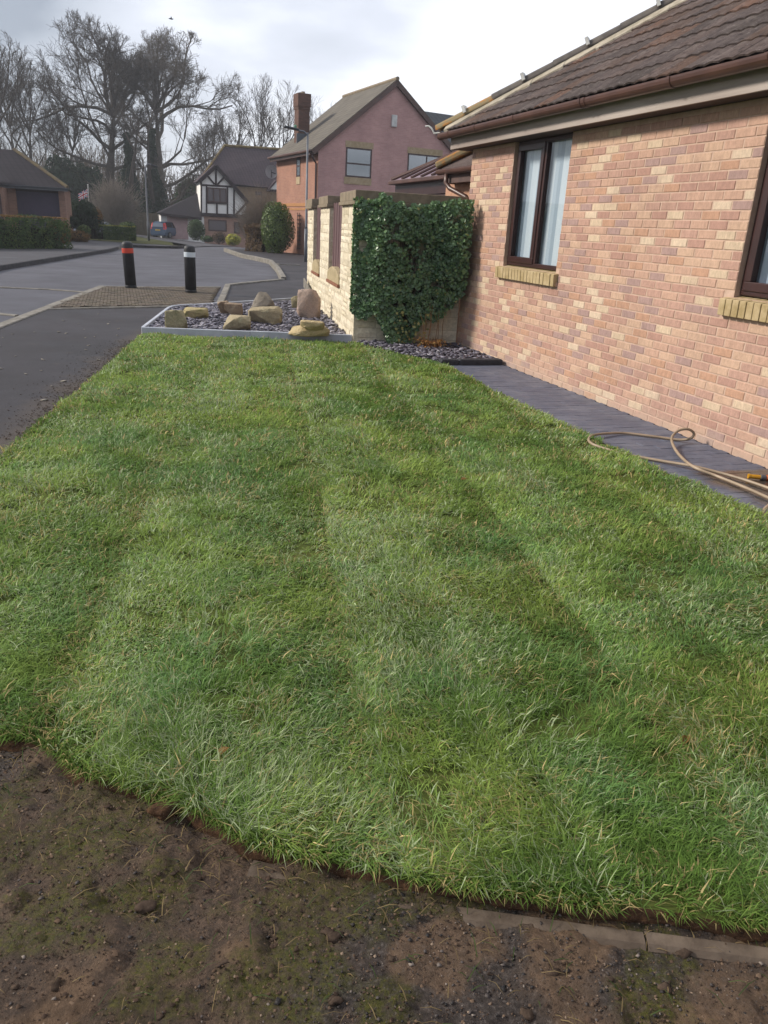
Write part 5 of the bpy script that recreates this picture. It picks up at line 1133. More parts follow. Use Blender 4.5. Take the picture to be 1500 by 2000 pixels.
for a, b in ((1.34, 2.78), (4.66, 6.64)): MB().fbox(C2, hb, -ha, ZU, (a, -.03, 3.50), (b, .03, 3.815)).build('window_sill', M_BUFFS, h2)
MB().fbox(C2, hb, -ha, ZU, (3.70, -.01, 6.2), (3.98, .1, 6.72)).build('alarm_box', M_WHITE, h2, bevel=.02)
framed_window(h2, C2, ha, -hb, 2.62, 3.22, 3.80, 4.72, (), (4.3,), glass=M_DARKGL); MB().fbox(C2, ha, -hb, ZU, (2.62, -.02, 3.45), (3.22, .03, 3.795)).build('window_sill', M_BUFFS, h2)
MB().fbox(C2, ha, -hb, ZU, (-.002, -.02, 2.40), (HL, .03, 2.55)).fbox(C2, ha, -hb, ZU, (-.002, -.02, 2.22), (HL, .018, 2.32)).build('band_course', simple('band_brick', 'b08055', '9d714b', 8, .9), h2)
tr_ = MB()
for i in range(9): tr_.fbox(C2, ha, -hb, ZU, (2.35, .03, .35 + i * .2), (2.95, .05, .385 + i * .2))
for s in (2.5, 2.8): tr_.fbox(C2, ha, -hb, ZU, (s, .051, .3), (s + .035, .07, 2.1))
tr_.build('trellis', M_FRAME, h2)
dsh = thing('satellite_dish', 'grey satellite dish on the far corner of the red brick house', 'satellite dish', C2 + ha * (HL + .1) + ZU * 4.1); dc = C2 + ha * (HL + .05) - hb * .28 + ZU * 4.15; dn_ = (-ha * .9 - hb * .3 + ZU * .25); dn_ /= np.linalg.norm(dn_); du = np.cross(dn_, ZU); du /= np.linalg.norm(du); dw = np.cross(dn_, du)
pts = []; n = 20
for rr_, dep_ in ((0, -.07), (.2, -.05), (.33, 0)):
    for k in range(n): pts.append(dc + du * math.cos(k * 2 * math.pi / n) * rr_ + dw * math.sin(k * 2 * math.pi / n) * rr_ * 1.1 + dn_ * dep_)
MB().add(pts, [(r_ * n + k, r_ * n + (k + 1) % n, (r_ + 1) * n + (k + 1) % n, (r_ + 1) * n + k) for r_ in range(2) for k in range(n)]).build('dish', simple('dish_grey', 'a0a3a8', None, 3, .5), dsh)
MB().tube([dc - dn_ * .07, C2 + ha * (HL - .02) + ZU * 4.05], .025, 6).tube([dc - dw * -.3, dc + dn_ * .3], .015, 6).build('bracket', M_LAMPH, dsh)
# dark roof of the house beyond it
hf = thing('far_roof_house', 'house with dark slate roof showing behind the shade tinted gable', 'house', (19.5, 46, 0))
fa, fb_ = at(828, 219, 50), at(960, 236, 50); 
MB().add([fa + np.array([-3, 0, .15]), fb_ + np.array([3, 0, -.1]), fb_ + np.array([3, -4.2, -3.2]), fa + np.array([-3, -4.2, -3.0]), fa + np.array([-3, 4, -3]), fb_ + np.array([3, 4, -3.2])], [(0, 3, 2, 1), (0, 1, 5, 4)]).build('roof', M_TBL, hf)
MB().box((fa[0] - 2.8, 46.2, -.3), (fb_[0] + 2.8, 53.6, fa[2] - 2.95)).build('wall', M_SHADEBR, hf)

# ---------------------------------------------------------------- half timbered house
HY = 78.0
ht = thing('timbered_house', 'black and white half timbered house with steep brown tiled roof at the road end', 'house', (9.5, 80, -.6)); A = lambda x, y, d=0.0: at(x, y, HY) + np.array([0, d, 0])
def quad_px(name, pts, mat, parent, d0=0.0, d1=.3):
    return MB().prism([at(x, y, HY) for x, y in pts], (0, d0, 0), (0, d1, 0)).build(name, mat, parent)
ub, lb = A(391, 416)[2], A(391, 476)[2]
quad_px('gable_wall', [(392, 417), (481.5, 422), (480, 392), (421, 327.5), (392, 356)], M_WHITEP, ht, 0, 4)
quad_px('ground_floor_wall', [(393, 421), (481, 426), (481, 489), (393, 481)], M_PINKB, ht, .12, 6)
def beam(p, q_, w, d0=-.05, d1=.05):
    a = at(*p, HY); b = at(*q_, HY); d = b - a; L = np.linalg.norm(d); d /= L; n_ = np.array([-d[2], 0, d[0]])
    return MB().fbox(a, d, [0, 1, 0], n_, (0, d0, -w / 2), (L, d1, w / 2)).build('timber', M_BEAM, ht)
for i, (p, q_, w) in enumerate([((391, 418.5), (482, 423), .3), ((391, 361), (459, 365), .16), ((393, 355), (393, 417), .14), ((403.4, 363), (403.4, 416), .14), ((444.2, 365), (444.2, 419), .14), ((457, 366), (457, 420), .16), ((423.5, 396), (423.5, 417.5), .16), ((421.7, 330), (421.7, 361), .17), ((404, 342), (419, 360), .15), ((438.5, 345), (424.5, 360.5), .15), ((481, 397), (460, 420), .18), ((403.4, 396), (444.2, 397.5), .14)]): beam(p, q_, w, -.05 - .004 * i, .04)
zf_ = lambda y, x=420: at(x, y, HY)[2]; xf = lambda x, y=420: at(x, y, HY)[0]
framed_window(ht, np.array([0, HY - .02, 0]), np.array([1., 0, 0]), np.array([0, -1., 0]), xf(405.5), xf(443), zf_(395.5), zf_(366.5), (xf(418), xf(430.5)), (), .1, .06, M_DARKGL)
framed_window(ht, np.array([0, HY + .12, 0]), np.array([1., 0, 0]), np.array([0, -1., 0]), xf(406.5), xf(442.7), zf_(451.5), zf_(429), (), (), .1, .05, M_DARKGL)
framed_window(ht, np.array([0, HY + .12, 0]), np.array([1., 0, 0]), np.array([0, -1., 0]), xf(456.6), xf(468.4), zf_(454), zf_(431), (), (), .1, .05, M_DARKGL)
# gable roof planes and bargeboards, main roof behind
ap = at(421, 325.5, HY) + np.array([0, -.35, 0]); le = at(388.5, 356, HY) + np.array([0, -.35, 0]); re_ = at(484, 397.5, HY) + np.array([0, -.35, 0])
for e_ in (le, re_):
    d = e_ - ap; L = np.linalg.norm(d); d /= L; n_ = np.array([-d[2], 0, d[0]]); n_ = n_ if n_[2] > 0 else -n_
    MB().fbox(ap, d, [0, 1, 0], n_, (-.02, 0, -.14), (L, .1, .12)).build('bargeboard', M_BEAM, ht)
    MB().fbox(ap, d, [0, 1, 0], n_, (-.05, -.04, .125), (L + .1, 4.5, .2)).build('gable_roof', M_TBR, ht)
RY = HY + 4.4
rl, rr2 = at(438, 285.5, RY), at(536, 292, RY); rr2 = rl + (rr2 - rl) * 1.4
el = at(392, 353, HY + 1.2); er = at(540, 371, HY + .9); er = np.array([rr2[0] + 1.5, HY + .9, er[2]])
mr = MB(); lf = np.array([el[0] - .1, HY + .9, el[2]]); lbk = np.array([el[0] - .1, RY + 3.5, el[2]]); 
mr.add([lf, er, rr2, rl, lbk, np.array([er[0], RY + 3.5, er[2]])], [(0, 1, 2, 3), (0, 3, 4), (3, 2, 5, 4)]); mroof = mr.build('main_roof', M_TBR, ht)
MB().tube([rl + ZU * .05, rr2 + ZU * .05], .13, 8).tube([rl + ZU * .05, lf + ZU * .05], .1, 8).build('ridge', simple('mossy_ridge', '5a4a3c', '7a6a3c', 2, .9), mroof)
MB().box((lf[0] + .2, HY + 1.3, lb - .3), (er[0] - .3, RY + 3.2, er[2] + .1)).build('back_wall', simple('tan_brick', '9a8468', '87725a', 5, .9), ht)
framed_window(ht, np.array([0, HY + 1.3, 0]), np.array([1., 0, 0]), np.array([0, -1., 0]), at(503, 375, HY)[0], at(516, 375, HY)[0], zf_(381, 510), zf_(373.5, 510), (), (), .07, .04, M_DARKGL)
g0 = [at(x, y, HY + .7) for x, y in ((526, 371), (548, 371.5), (540, 355))]; MB().prism(g0, (0, 0, 0), (0, 1.2, 0)).build('small_gable', M_WHITEP, ht)
d = g0[2] - g0[0]; L = np.linalg.norm(d); d /= L; MB().fbox(g0[0], d, [0, 1, 0], [-d[2], 0, d[0]], (-.2, -.15, 0), (L + .1, 1.5, .15)).build('small_gable_roof', M_TBR, ht)
beam((524, 371.5), (548, 372), .2, .6, .75)
# garage with lean roof
gt0, gt1, gt2 = at(311, 415.5, HY - .6), at(394, 425.5, HY - .6), at(394, 376, HY + 3.6)
gtl = np.array([gt0[0] + 2.8, HY + 3.6, gt2[2] - .2])
MB().add([gt0, gt1 + ZU * 0, gt2, at(386, 377, HY + 3.6), gt0 + np.array([0, 7.5, 0])], [(0, 1, 2, 3), (0, 3, 4)]).build('garage_roof', M_TDK, ht)
MB().fbox(gt0, (gt1 - gt0) / np.linalg.norm(gt1 - gt0), [0, 1, 0], ZU, (0, -.04, -.22), (np.linalg.norm(gt1 - gt0), 0, 0)).build('garage_fascia', M_BEAM, ht)
gx0_, gx1_ = at(327, 440, HY)[0], at(367, 440, HY)[0]; gzb, gzt = at(345, 467, HY)[2], at(345, 423, HY)[2]
MB().box((gx0_ - .55, HY + .1, gzb - .3), (gx1_ + 1.5, HY + 6, gzt + .1)).build('garage_wall', M_WHITEP, ht)
gd = MB().box((gx0_, HY + .05, gzb), (gx1_, HY + .099, gzt)).build('garage_door', simple('pink_garage_door', 'b89c9b', 'ae9190', 3, .6), ht)
for i in range(9): MB().box((gx0_ + .06 + i * (gx1_ - gx0_ - .12) / 9 + .012, HY + .035, gzb + .05), (gx0_ + .06 + (i + 1) * (gx1_ - gx0_ - .12) / 9 - .012, HY + .0495, gzt - .05)).build('door_panel', bpy.data.materials['pink_garage_door'], gd)

# ---------------------------------------------------------------- house with garage on the left
LY = 44.0; lg = thing('garage_house', 'brick house and garage with dark hipped roof on the left of the road', 'house', (-4, 46, 0)); M_LBR = m_fine_brick('left_house_brick', '8f6f60', '806456', '8a7265')
z0 = .0; zt = 2.58; lx = lambda x, y=400, Y=LY: at(x, y, Y)[0]
MB().box((lx(12), LY, z0 - .2), (lx(33), LY + .5, zt)).build('pier', M_LBR, lg); MB().box((lx(116), LY, z0 - .2), (lx(128), LY + 5.5, zt)).build('pier', M_LBR, lg)
MB().box((lx(33), LY + .15, zt - .22), (lx(116), LY + .4, zt)).build('lintel', M_BEAM, lg)
gdr = MB().box((lx(33), LY + .16, z0), (lx(116), LY + .2, zt - .22)).build('garage_door', simple('dark_garage_door', '3b3446', '423a4c', 3, .6), lg)
for i in range(12): MB().box((lx(33) + .02 + i * (lx(116) - lx(33) - .04) / 12 + .008, LY + .145, z0 + .03), (lx(33) + .02 + (i + 1) * (lx(116) - lx(33) - .04) / 12 - .008, LY + .1595, zt - .25)).build('door_panel', bpy.data.materials['dark_garage_door'], gdr)
eL, eR = np.array([lx(-60), LY - .35, 2.60]), np.array([lx(136), LY - .35, 2.62]); rA = np.array([lx(-60), LY + 3.2, 4.55]); rB = at(28, 293, LY + 3.2)
MB().add([eL, eR, rB, np.array([lx(-60), LY + 3.2, rB[2]]), eR + np.array([0, 7, 0])], [(0, 1, 2, 3), (1, 4, 2)]).build('roof', M_TDK, lg)
MB().tube([rB + ZU * .03, eR + ZU * .03], .09, 8).build('hip', simple('hip_ridge', '4a4038', '5d5238', 3, .9), lg)
MB().box((eL[0], LY - .40, 2.46), (eR[0], LY - .36, 2.61)).build('fascia', M_GALV, lg); MB().box((eL[0], LY - .48, 2.52), (eR[0] + .02, LY - .405, 2.60)).build('gutter', M_LAMPH, lg)
MB().box((lx(-60), LY - 1.6, z0 - .2), (lx(8.5, 400, LY - 1.6), LY + .3, 2.45)).build('front_wall', M_LBR, lg)
MB().tube([(lx(13), LY - .3, 2.5), (lx(13), LY - .06, 2.3), (lx(13), LY - .06, .1)], .05, 8).build('downpipe', M_LAMPH, lg)
e1 = at(22, 356, LY - 1.9); MB().add([np.array([lx(-60), LY - 1.9, e1[2] + .0]), e1, e1 + np.array([-1.0, 2.4, 1.0]), np.array([lx(-60), LY + .5, e1[2] + 1.0])], [(0, 1, 2, 3)]).build('front_roof', M_TDK, lg)
framed_window(lg, np.array([0, LY - 1.6, 0]), np.array([1., 0, 0]), np.array([0, -1., 0]), lx(-30, 400, LY - 1.6), lx(3.5, 400, LY - 1.6), 1.05, 2.15, (), (), .09, .03, M_DARKGL)
# ---------------------------------------------------------------- fence
fn_ = thing('garden_fence', 'weathered grey brown board fence behind the parked cars', 'fence', (0.5, 82, 0)); M_FEN = simple('weathered_board', '5f5648', '4b4539', 3, .9, .1, .3, 20, stretch=(2, 2, .2))
pA = at(214, 450, 82); pB = at(330, 452, 82); zb_ = pA[2]; ftop = at(230, 412.5, 82)[2]; nb = 40
for i in range(nb):
    xa = pA[0] + (pB[0] - pA[0]) * i / nb; MB().box((xa + .01, 82 - .02 * (i % 2), zb_ - .4), (xa + (pB[0] - pA[0]) / nb - .01, 82.03 - .02 * (i % 2), ftop + random.uniform(-.03, .03))).build('board', M_FEN, fn_)
for i in range(0, nb + 1, 8): xa = pA[0] + (pB[0] - pA[0]) * i / nb; MB().box((xa - .06, 82.031, zb_ - .4), (xa + .06, 82.15, ftop + .1)).build('post', M_FEN, fn_)
# ---------------------------------------------------------------- cars
M_TYRE = simple('tyre_rubber', '141414', None, 4, .85, .1); M_RIM = simple('alloy_rim', '7d7f84', None, 4, .35, .5, Metallic=.8); M_RED_L = simple('red_lamp', 'd02a26', 'b01e1e', 6, .2, .5); M_CLEAR = simple('clear_lamp', 'c9c4c4', None, 4, .2, .5)
M_CGL = simple('car_glass', '14181c', '1c2024', 2, .06, .9)
def car(label, loc, yaw, hexc, scale=1.0):
    o = thing('parked_car', label, 'car', (0, 0, 0), 'parked cars'); paint = NT('paint_' + hexc).done(lin(hexc), .25, .5, Coat_Weight=.6, Metallic=.3)
    # stations from rear (x=0) to front (x=3.95): x, z belt, z roof, half width low, belt, roof
    st = [(0.0, .95, .95, .76, .74, .60), (.12, 1.0, 1.36, .80, .78, .60), (.4, 1.0, 1.47, .83, .80, .62), (1.3, .98, 1.50, .84, .82, .62), (2.1, .96, 1.44, .84, .82, .61), (2.75, .97, 1.12, .84, .81, .60), (3.1, .95, .955, .83, .78, .6), (3.7, .80, .80, .80, .70, .6), (3.95, .60, .60, .70, .62, .5)]
    V = []; 
    for x, zb, zr, wl_, wb, wr in st: V += [(x, -wl_ * .93, .24), (x, -wl_, .5), (x, -wb, zb), (x, wb, zb), (x, wl_, .5), (x, wl_ * .93, .24)]
    n = len(st); body = MB().add(V, [(i * 6 + k, i * 6 + k + 1, (i + 1) * 6 + k + 1, (i + 1) * 6 + k) for i in range(n - 1) for k in range(5)] + [(0, 1, 2, 3, 4, 5), tuple((n - 1) * 6 + k for k in (5, 4, 3, 2, 1, 0)), ] + [(i * 6 + 5, i * 6, (i + 1) * 6, (i + 1) * 6 + 5) for i in range(n - 1)]).build('body', paint, o, bevel=.03)
    G = []; g = st[:7]
    for x, zb, zr, wl_, wb, wr in g: G += [(x + .01, -wb * .985, zb - .005), (x + .01, -wr, max(zr - .05, zb)), (x + .01, wr, max(zr - .05, zb)), (x + .01, wb * .985, zb - .005)]
    n = len(g); MB().add(G, [(i * 4 + k, i * 4 + k + 1, (i + 1) * 4 + k + 1, (i + 1) * 4 + k) for i in range(n - 1) for k in range(3)] + [(0, 3, 2, 1)]).build('windows', M_CGL, o)
    R = [];  rs = st[1:6]
    for x, zb, zr, wl_, wb, wr in rs: R += [(x - (.06 if x < .2 else 0), -wr - .02, zr - .06), (x - (.06 if x < .2 else 0), -wr * .8, zr), (x - (.06 if x < .2 else 0), wr * .8, zr), (x - (.06 if x < .2 else 0), wr + .02, zr - .06)]
    n = len(rs); MB().add(R, [(i * 4 + k, i * 4 + k + 1, (i + 1) * 4 + k + 1, (i + 1) * 4 + k) for i in range(n - 1) for k in range(3)] + [(0, 3, 2, 1)]).build('roof', paint, o)
    for s in (-1, 1):
        for x0_, x1_ in ((1.25, 1.35), (2.2, 2.28)):
            MB().add([(x0_, s * .825, .97), (x1_, s * .825, .97), (x1_ + .02, s * .64, 1.44), (x0_ + .02, s * .64, 1.44)], [(0, 1, 2, 3)]).build('pillar', paint, o)
        MB().add([(-.01, s * .62, .80), (-.01, s * .80, .80), (.16, s * .83, .82), (.0, s * .60, .96), (.16, s * .66, 1.38), (.05, s * .54, 1.34), (.3, s * .68, 1.38), (.22, s * .82, .98)], [(0, 1, 3), (1, 7, 4, 3), (1, 2, 7), (3, 4, 5), (7, 6, 4)]).build('tail_lamp', M_RED_L, o)
        MB().fbox((3.72, s * .62, .68), (.9, s * -.4, 0), (s * .4, .9, 0), (0, 0, 1), (0, -.15, -.06), (.12, .15, .07)).build('headlight', M_CLEAR, o)
        MB().box((2.55, s * .86, .95), (2.68, s * 1.0, 1.08)).build('mirror', paint, o, bevel=.02)
        for x in (.72, 3.12):
            w = MB().tube([(x, s * .70, .30), (x, s * .72, .30), (x, s * .85, .30), (x, s * .86, .30)], [.27, .30, .30, .27], 20).build('wheel', M_TYRE, o)
            MB().tube([(x, s * .80, .30), (x, s * .868, .30)], .19, 16).build('rim', M_RIM, w)
    MB().box((-.08, -.76, .30), (.02, .76, .60)).build('rear_bumper', paint, o, bevel=.03)
    MB().box((-.03, -.26, .66), (-.008, .26, .78)).build('number_plate', simple('yellow_plate', 'b79a3c', None, 3, .5), o)
    MB().add([(-.02, -.56, 1.0), (-.02, .56, 1.0), (.055, .5, 1.33), (.055, -.5, 1.33)], [(0, 1, 2, 3)]).build('rear_screen', M_REFL, o)
    o.location = loc; o.rotation_euler = (0, 0, yaw); o.scale = (scale,) * 3
pc = at(309, 465, 77); car('dark blue hatchback parked in front of the pink garage door', (pc[0], pc[1], pc[2] - .0), math.radians(90 - 34), '3d526c', .97)
pc = at(188, 450, 60); car('silver car mostly hidden behind the left hedge and dark dome shrub', (pc[0] - 1.8, pc[1], at(190, 428, 60)[2] - 1.42), math.radians(-12), '8f96a0', 1.0)

# ---------------------------------------------------------------- shrubs and hedges
M_LAUR = m_leaf('laurel_leaf', [(0, '36491f'), (0.5, '4d6328'), (1, '6b7e38')], .45, .4, .25); M_CONF = m_leaf('conifer_leaf', [(0, '1b2a1d'), (1, '2b3b28')], .8, .1, .1); M_HEDGE = m_leaf('hedge_leaf', [(0, '2e4224'), (0.6, '465a2f'), (1, '66723a')], .6, .2, .2)
M_TOPI = m_leaf('topiary_leaf', [(0, '2c4020'), (1, '3f5527')], .6, .2, .2); M_BROWNL = m_leaf('brown_hedge_leaf', [(0, '53453a'), (0.5, '6b5846'), (1, '7d6a4c')], .8, .1, .2); M_GOLD = m_leaf('golden_leaf', [(0, '6f7a24'), (0.5, 'a8a33a'), (1, 'c4bb4e')], .5, .3, .3); M_YEL = m_leaf('yellow_green_leaf', [(0, '66702c'), (1, '98953c')], .5, .3, .3)
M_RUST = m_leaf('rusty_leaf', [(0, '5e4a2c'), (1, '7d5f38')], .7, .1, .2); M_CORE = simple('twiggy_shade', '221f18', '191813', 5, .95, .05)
def shrub(name, label, cat, c, rad, n, leaf, mat, seed, sq=1.0, rough=.22, group=None, zmin=None, core=True, tone=(0, 1), shell=.35):
    r = np.random.default_rng(seed); c = np.asarray(c, float); rad = np.asarray(rad, float); o = thing(name, label, cat, (c[0], c[1], c[2] - rad[2]), group)
    d = r.normal(0, 1, (n, 3)); d /= np.linalg.norm(d, axis=1)[:, None]
    if sq < 1: d = np.sign(d) * np.abs(d) ** sq; 
    k = fbm(d[:, 0] * 2.2 + seed, d[:, 2] * 2.2 + d[:, 1] * 1.7 + 5, seed % 97, 4) - .5
    rr_ = (1 - shell * r.random(n) ** 1.6) * (1 + rough * 2 * k); C = c + d * rad * rr_[:, None]
    if zmin is not None: C[:, 2] = np.maximum(C[:, 2], zmin + r.random(n) * .08)
    N = d / rad + r.normal(0, .45, (n, 3)) / rad.mean(); V, Fs = leaf_quads(C, N, r.uniform(.7, 1.3, n) * leaf, .7, r=r)
    tn = np.clip(tone[0] + (tone[1] - tone[0]) * (.5 + .9 * (fbm(C[:, 0] * 2.5, C[:, 2] * 2.5 + C[:, 1], 5) - .5) + .25 * r.normal(0, 1, n)), 0, 1)
    npobj('foliage', V, Fs, mat, o, {'tone': np.repeat(tn, 4)}, kind='stuff')
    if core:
        v, f = blob(c, 1, seed, 3, tuple(rad * (.80 - shell * .35)), rough); npobj('shade_core', v, [f], M_CORE, o)  # solid dark core added to stop see-through, coloured as the shade inside
    return o
def box_hedge(name, label, cat, p0, p1, w, h, z, n, leaf, mat, seed, tone=(0, 1), group=None, rough=.14, topmat=None):
    r = np.random.default_rng(seed); p0 = np.array([*p0[:2], z]); p1 = np.array([*p1[:2], z]); d = p1 - p0; L = np.linalg.norm(d); d /= L; nn = np.array([-d[1], d[0], 0]); o = thing(name, label, cat, (p0 + p1) / 2, group)
    q = r.random(n); s = r.uniform(0, L, n); t_ = np.where(q < .55, -w / 2, np.where(q < .7, w / 2, r.uniform(-w / 2, w / 2, n))); zz_ = np.where(q < .7, r.uniform(.02, h, n), h); e = q > .94; s = np.where(e, np.where(r.random(n) < .5, 0, L), s); zz_ = np.where(e, r.uniform(0.02, h, n), zz_)
    nz_ = (fbm(s * 1.8 + seed, zz_ * 1.8 + t_, seed % 91, 4) - .5); off = nz_ * rough * 5 - .10 * r.random(n)
    N = np.where((q < .55)[:, None], -nn, np.where((q < .7)[:, None], nn, ZU)); 
    hh = h * (1 + rough * 1.2 * (fbm(s * 1.1, s * 0 + seed, 3) - .5)); zz_ = zz_ * hh / h
    C = p0 + d * s[:, None] + nn * t_[:, None] + ZU * zz_[:, None] + N * off[:, None]; V, Fs = leaf_quads(C, N + r.normal(0, .5, (n, 3)), r.uniform(.7, 1.3, n) * leaf, .7, r=r)
    tn = np.clip(tone[0] + (tone[1] - tone[0]) * (.5 + 1.1 * (fbm(s * 2.5, zz_ * 2.5, 6) - .5) + .25 * r.normal(0, 1, n)), 0, 1)
    npobj('foliage', V, Fs, mat, o, {'tone': np.repeat(tn, 4)}, kind='stuff')
    MB().fbox(p0, d, nn, ZU, (.25, -w / 2 + .32, -.1), (L - .25, w / 2 - .32, h - .35)).build('shade_core', M_CORE, o)  # dark box added inside the leaves as the hedge's inner shade
    if topmat:
        n2 = n // 5; s = r.uniform(0, L, n2); C = p0 + d * s[:, None] + nn * r.uniform(-w / 2, w / 2, n2)[:, None] + ZU * (h + .02 + .06 * r.random(n2))[:, None]; V, Fs = leaf_quads(C, ZU + r.normal(0, .5, (n2, 3)), leaf, .7, r=r); npobj('top_growth', V, Fs, topmat, o, {'tone': np.repeat(r.random(n2), 4)}, kind='stuff')
    return o
a = gp(-60, 488, .1); b = gp(126, 486, .1)
box_hedge('hedge', 'long clipped dark green hedge in front of the left garage', 'hedge', (a[0] - 1.5, a[1] + .6), (b[0] - .1, b[1] + .6), 1.3, 1.15, .08, 10000, .075, M_HEDGE, 41, (0, .9), topmat=M_RUST, rough=.13)
n = 2600; c_ = at(110, 455, 38)
shrub('shrub', 'rusty tinged end of the planting beside the left hedge', 'shrub', (b[0] - .2, b[1] + .5, .65), (.5, .6, .6), 1500, .07, M_RUST, 42)
def sh(x, y0, y1, hw, Y, *a, **k):
    top = at(x, y0, Y); bt_ = at(x, y1, Y); rz_ = (top[2] - bt_[2]) / 2; return (top[0], Y, (top[2] + bt_[2]) / 2), (hw * Y / F * .97, hw * Y / F * .9, rz_)
c, r_ = sh(157, 389, 452, 27, 51); shrub('dome_shrub', 'large dark green dome shaped evergreen right of the left garage', 'shrub', c, r_, 6000, .09, M_CONF, 43, .9, .1)
c, r_ = sh(186, 405, 450, 12, 52); shrub('shrub', 'brownish bush leaning against the dark dome evergreen', 'shrub', c, r_, 900, .10, M_RUST, 44)
c, r_ = sh(140, 422, 446, 14, 47); shrub('shrub', 'low dark clipped bush at the foot of the dome evergreen', 'shrub', c, r_, 1200, .08, M_CONF, 45)
c, r_ = sh(163, 439, 460, 12, 46); shrub('ball_shrub', 'small olive green ball bush beside the left drive', 'shrub', c, r_, 1200, .07, M_HEDGE, 46, tone=(.3, 1))
c, r_ = sh(150, 449, 474, 22, 45); shrub('shrub', 'low brown and green bush spreading below the small ball bush', 'shrub', c, r_, 1500, .08, M_RUST, 47, tone=(0, .7))
a = at(176, 470, 50); b = at(192, 470, 52); box_hedge('hedge', 'short very dark hedge left of the clipped green hedge', 'hedge', a, b, 1.0, at(182, 436, 51)[2], .05, 1500, .09, M_CONF, 48)
a = at(192, 471, 50.5); b = at(258, 471, 51.5); box_hedge('hedge', 'clipped green hedge with yellow green patch on top near the far lamp post', 'hedge', a, b, 1.1, at(225, 444, 51)[2] - .02, .05, 5000, .08, M_HEDGE, 49, (.05, .75), topmat=M_YEL)
c, r_ = sh(249, 433, 450, 14, 51.5); shrub('ball_shrub', 'rounded green ball on the right end of the clipped hedge', 'shrub', c, r_, 1400, .08, M_HEDGE, 50)
c, r_ = sh(382.5, 428, 470, 16.5, 74); shrub('topiary', 'egg shaped clipped green bush in front of the timbered house', 'topiary', c, r_, 3500, .10, M_TOPI, 51, 1, .05)
c, r_ = sh(455, 457, 480, 15, 70); shrub('yellow_shrub', 'bright yellow green shrub in front of the timbered house', 'shrub', c, r_, 1300, .13, M_GOLD, 52, core=True)
c, r_ = sh(428, 453, 476, 14, 72); shrub('shrub', 'low purple brown bush under the timbered house window', 'shrub', c, r_, 900, .11, M_BROWNL, 53, tone=(0, .4))
c, r_ = sh(405, 460, 474, 13, 73); shrub('shrub', 'low dark green plants beside the egg shaped bush', 'shrub', c, r_, 700, .11, M_HEDGE, 54, tone=(0, .6))
c, r_ = sh(541, 395, 500, 32, 41.3); shrub('laurel', 'big bright green laurel bush against the red brick house', 'shrub', c, r_, 9000, .085, M_LAUR, 55, 1, .2)
a = at(489, 493, 43); b = at(522, 496, 42); box_hedge('hedge', 'brown leaved hedge beside the big laurel', 'hedge', a, b, .9, at(505, 444, 42.5)[2] - .05, .05, 3600, .075, M_BROWNL, 56)
# ---------------------------------------------------------------- bare trees
M_BARK = simple('bark', '544d47', '453f3a', 5, .95, .05, .3, 20); M_BARKL = simple('paler_bark', '6f675e', '5d564e', 5, .95, .05, .3, 20)
def tubes_batch(P, R, sides=3):
    """P: n x k x 3 polylines, R: n x k radii"""
    n, k, _ = P.shape; T = np.zeros_like(P); T[:, 1:-1] = P[:, 2:] - P[:, :-2]; T[:, 0] = P[:, 1] - P[:, 0]; T[:, -1] = P[:, -1] - P[:, -2]; T /= np.linalg.norm(T, axis=2)[..., None] + 1e-9
    ref = np.where(np.abs(T[..., 2:3]) > .9, np.array([1., 0, 0]), np.array([0, 0, 1.])); A_ = np.cross(T, ref); A_ /= np.linalg.norm(A_, axis=2)[..., None] + 1e-9; B_ = np.cross(T, A_)
    g = np.arange(sides) * 2 * np.pi / sides; V = P[:, :, None] + (A_[:, :, None] * np.cos(g)[None, None, :, None] + B_[:, :, None] * np.sin(g)[None, None, :, None]) * R[:, :, None, None]
    V = V.reshape(-1, 3); b = (np.arange(n) * k * sides)[:, None, None] + (np.arange(k - 1) * sides)[None, :, None]; s = np.arange(sides); s2 = (s + 1) % sides
    q = np.stack([b + s, b + s2, b + s2 + sides, b + s + sides], -1).reshape(-1, 4); return V, q
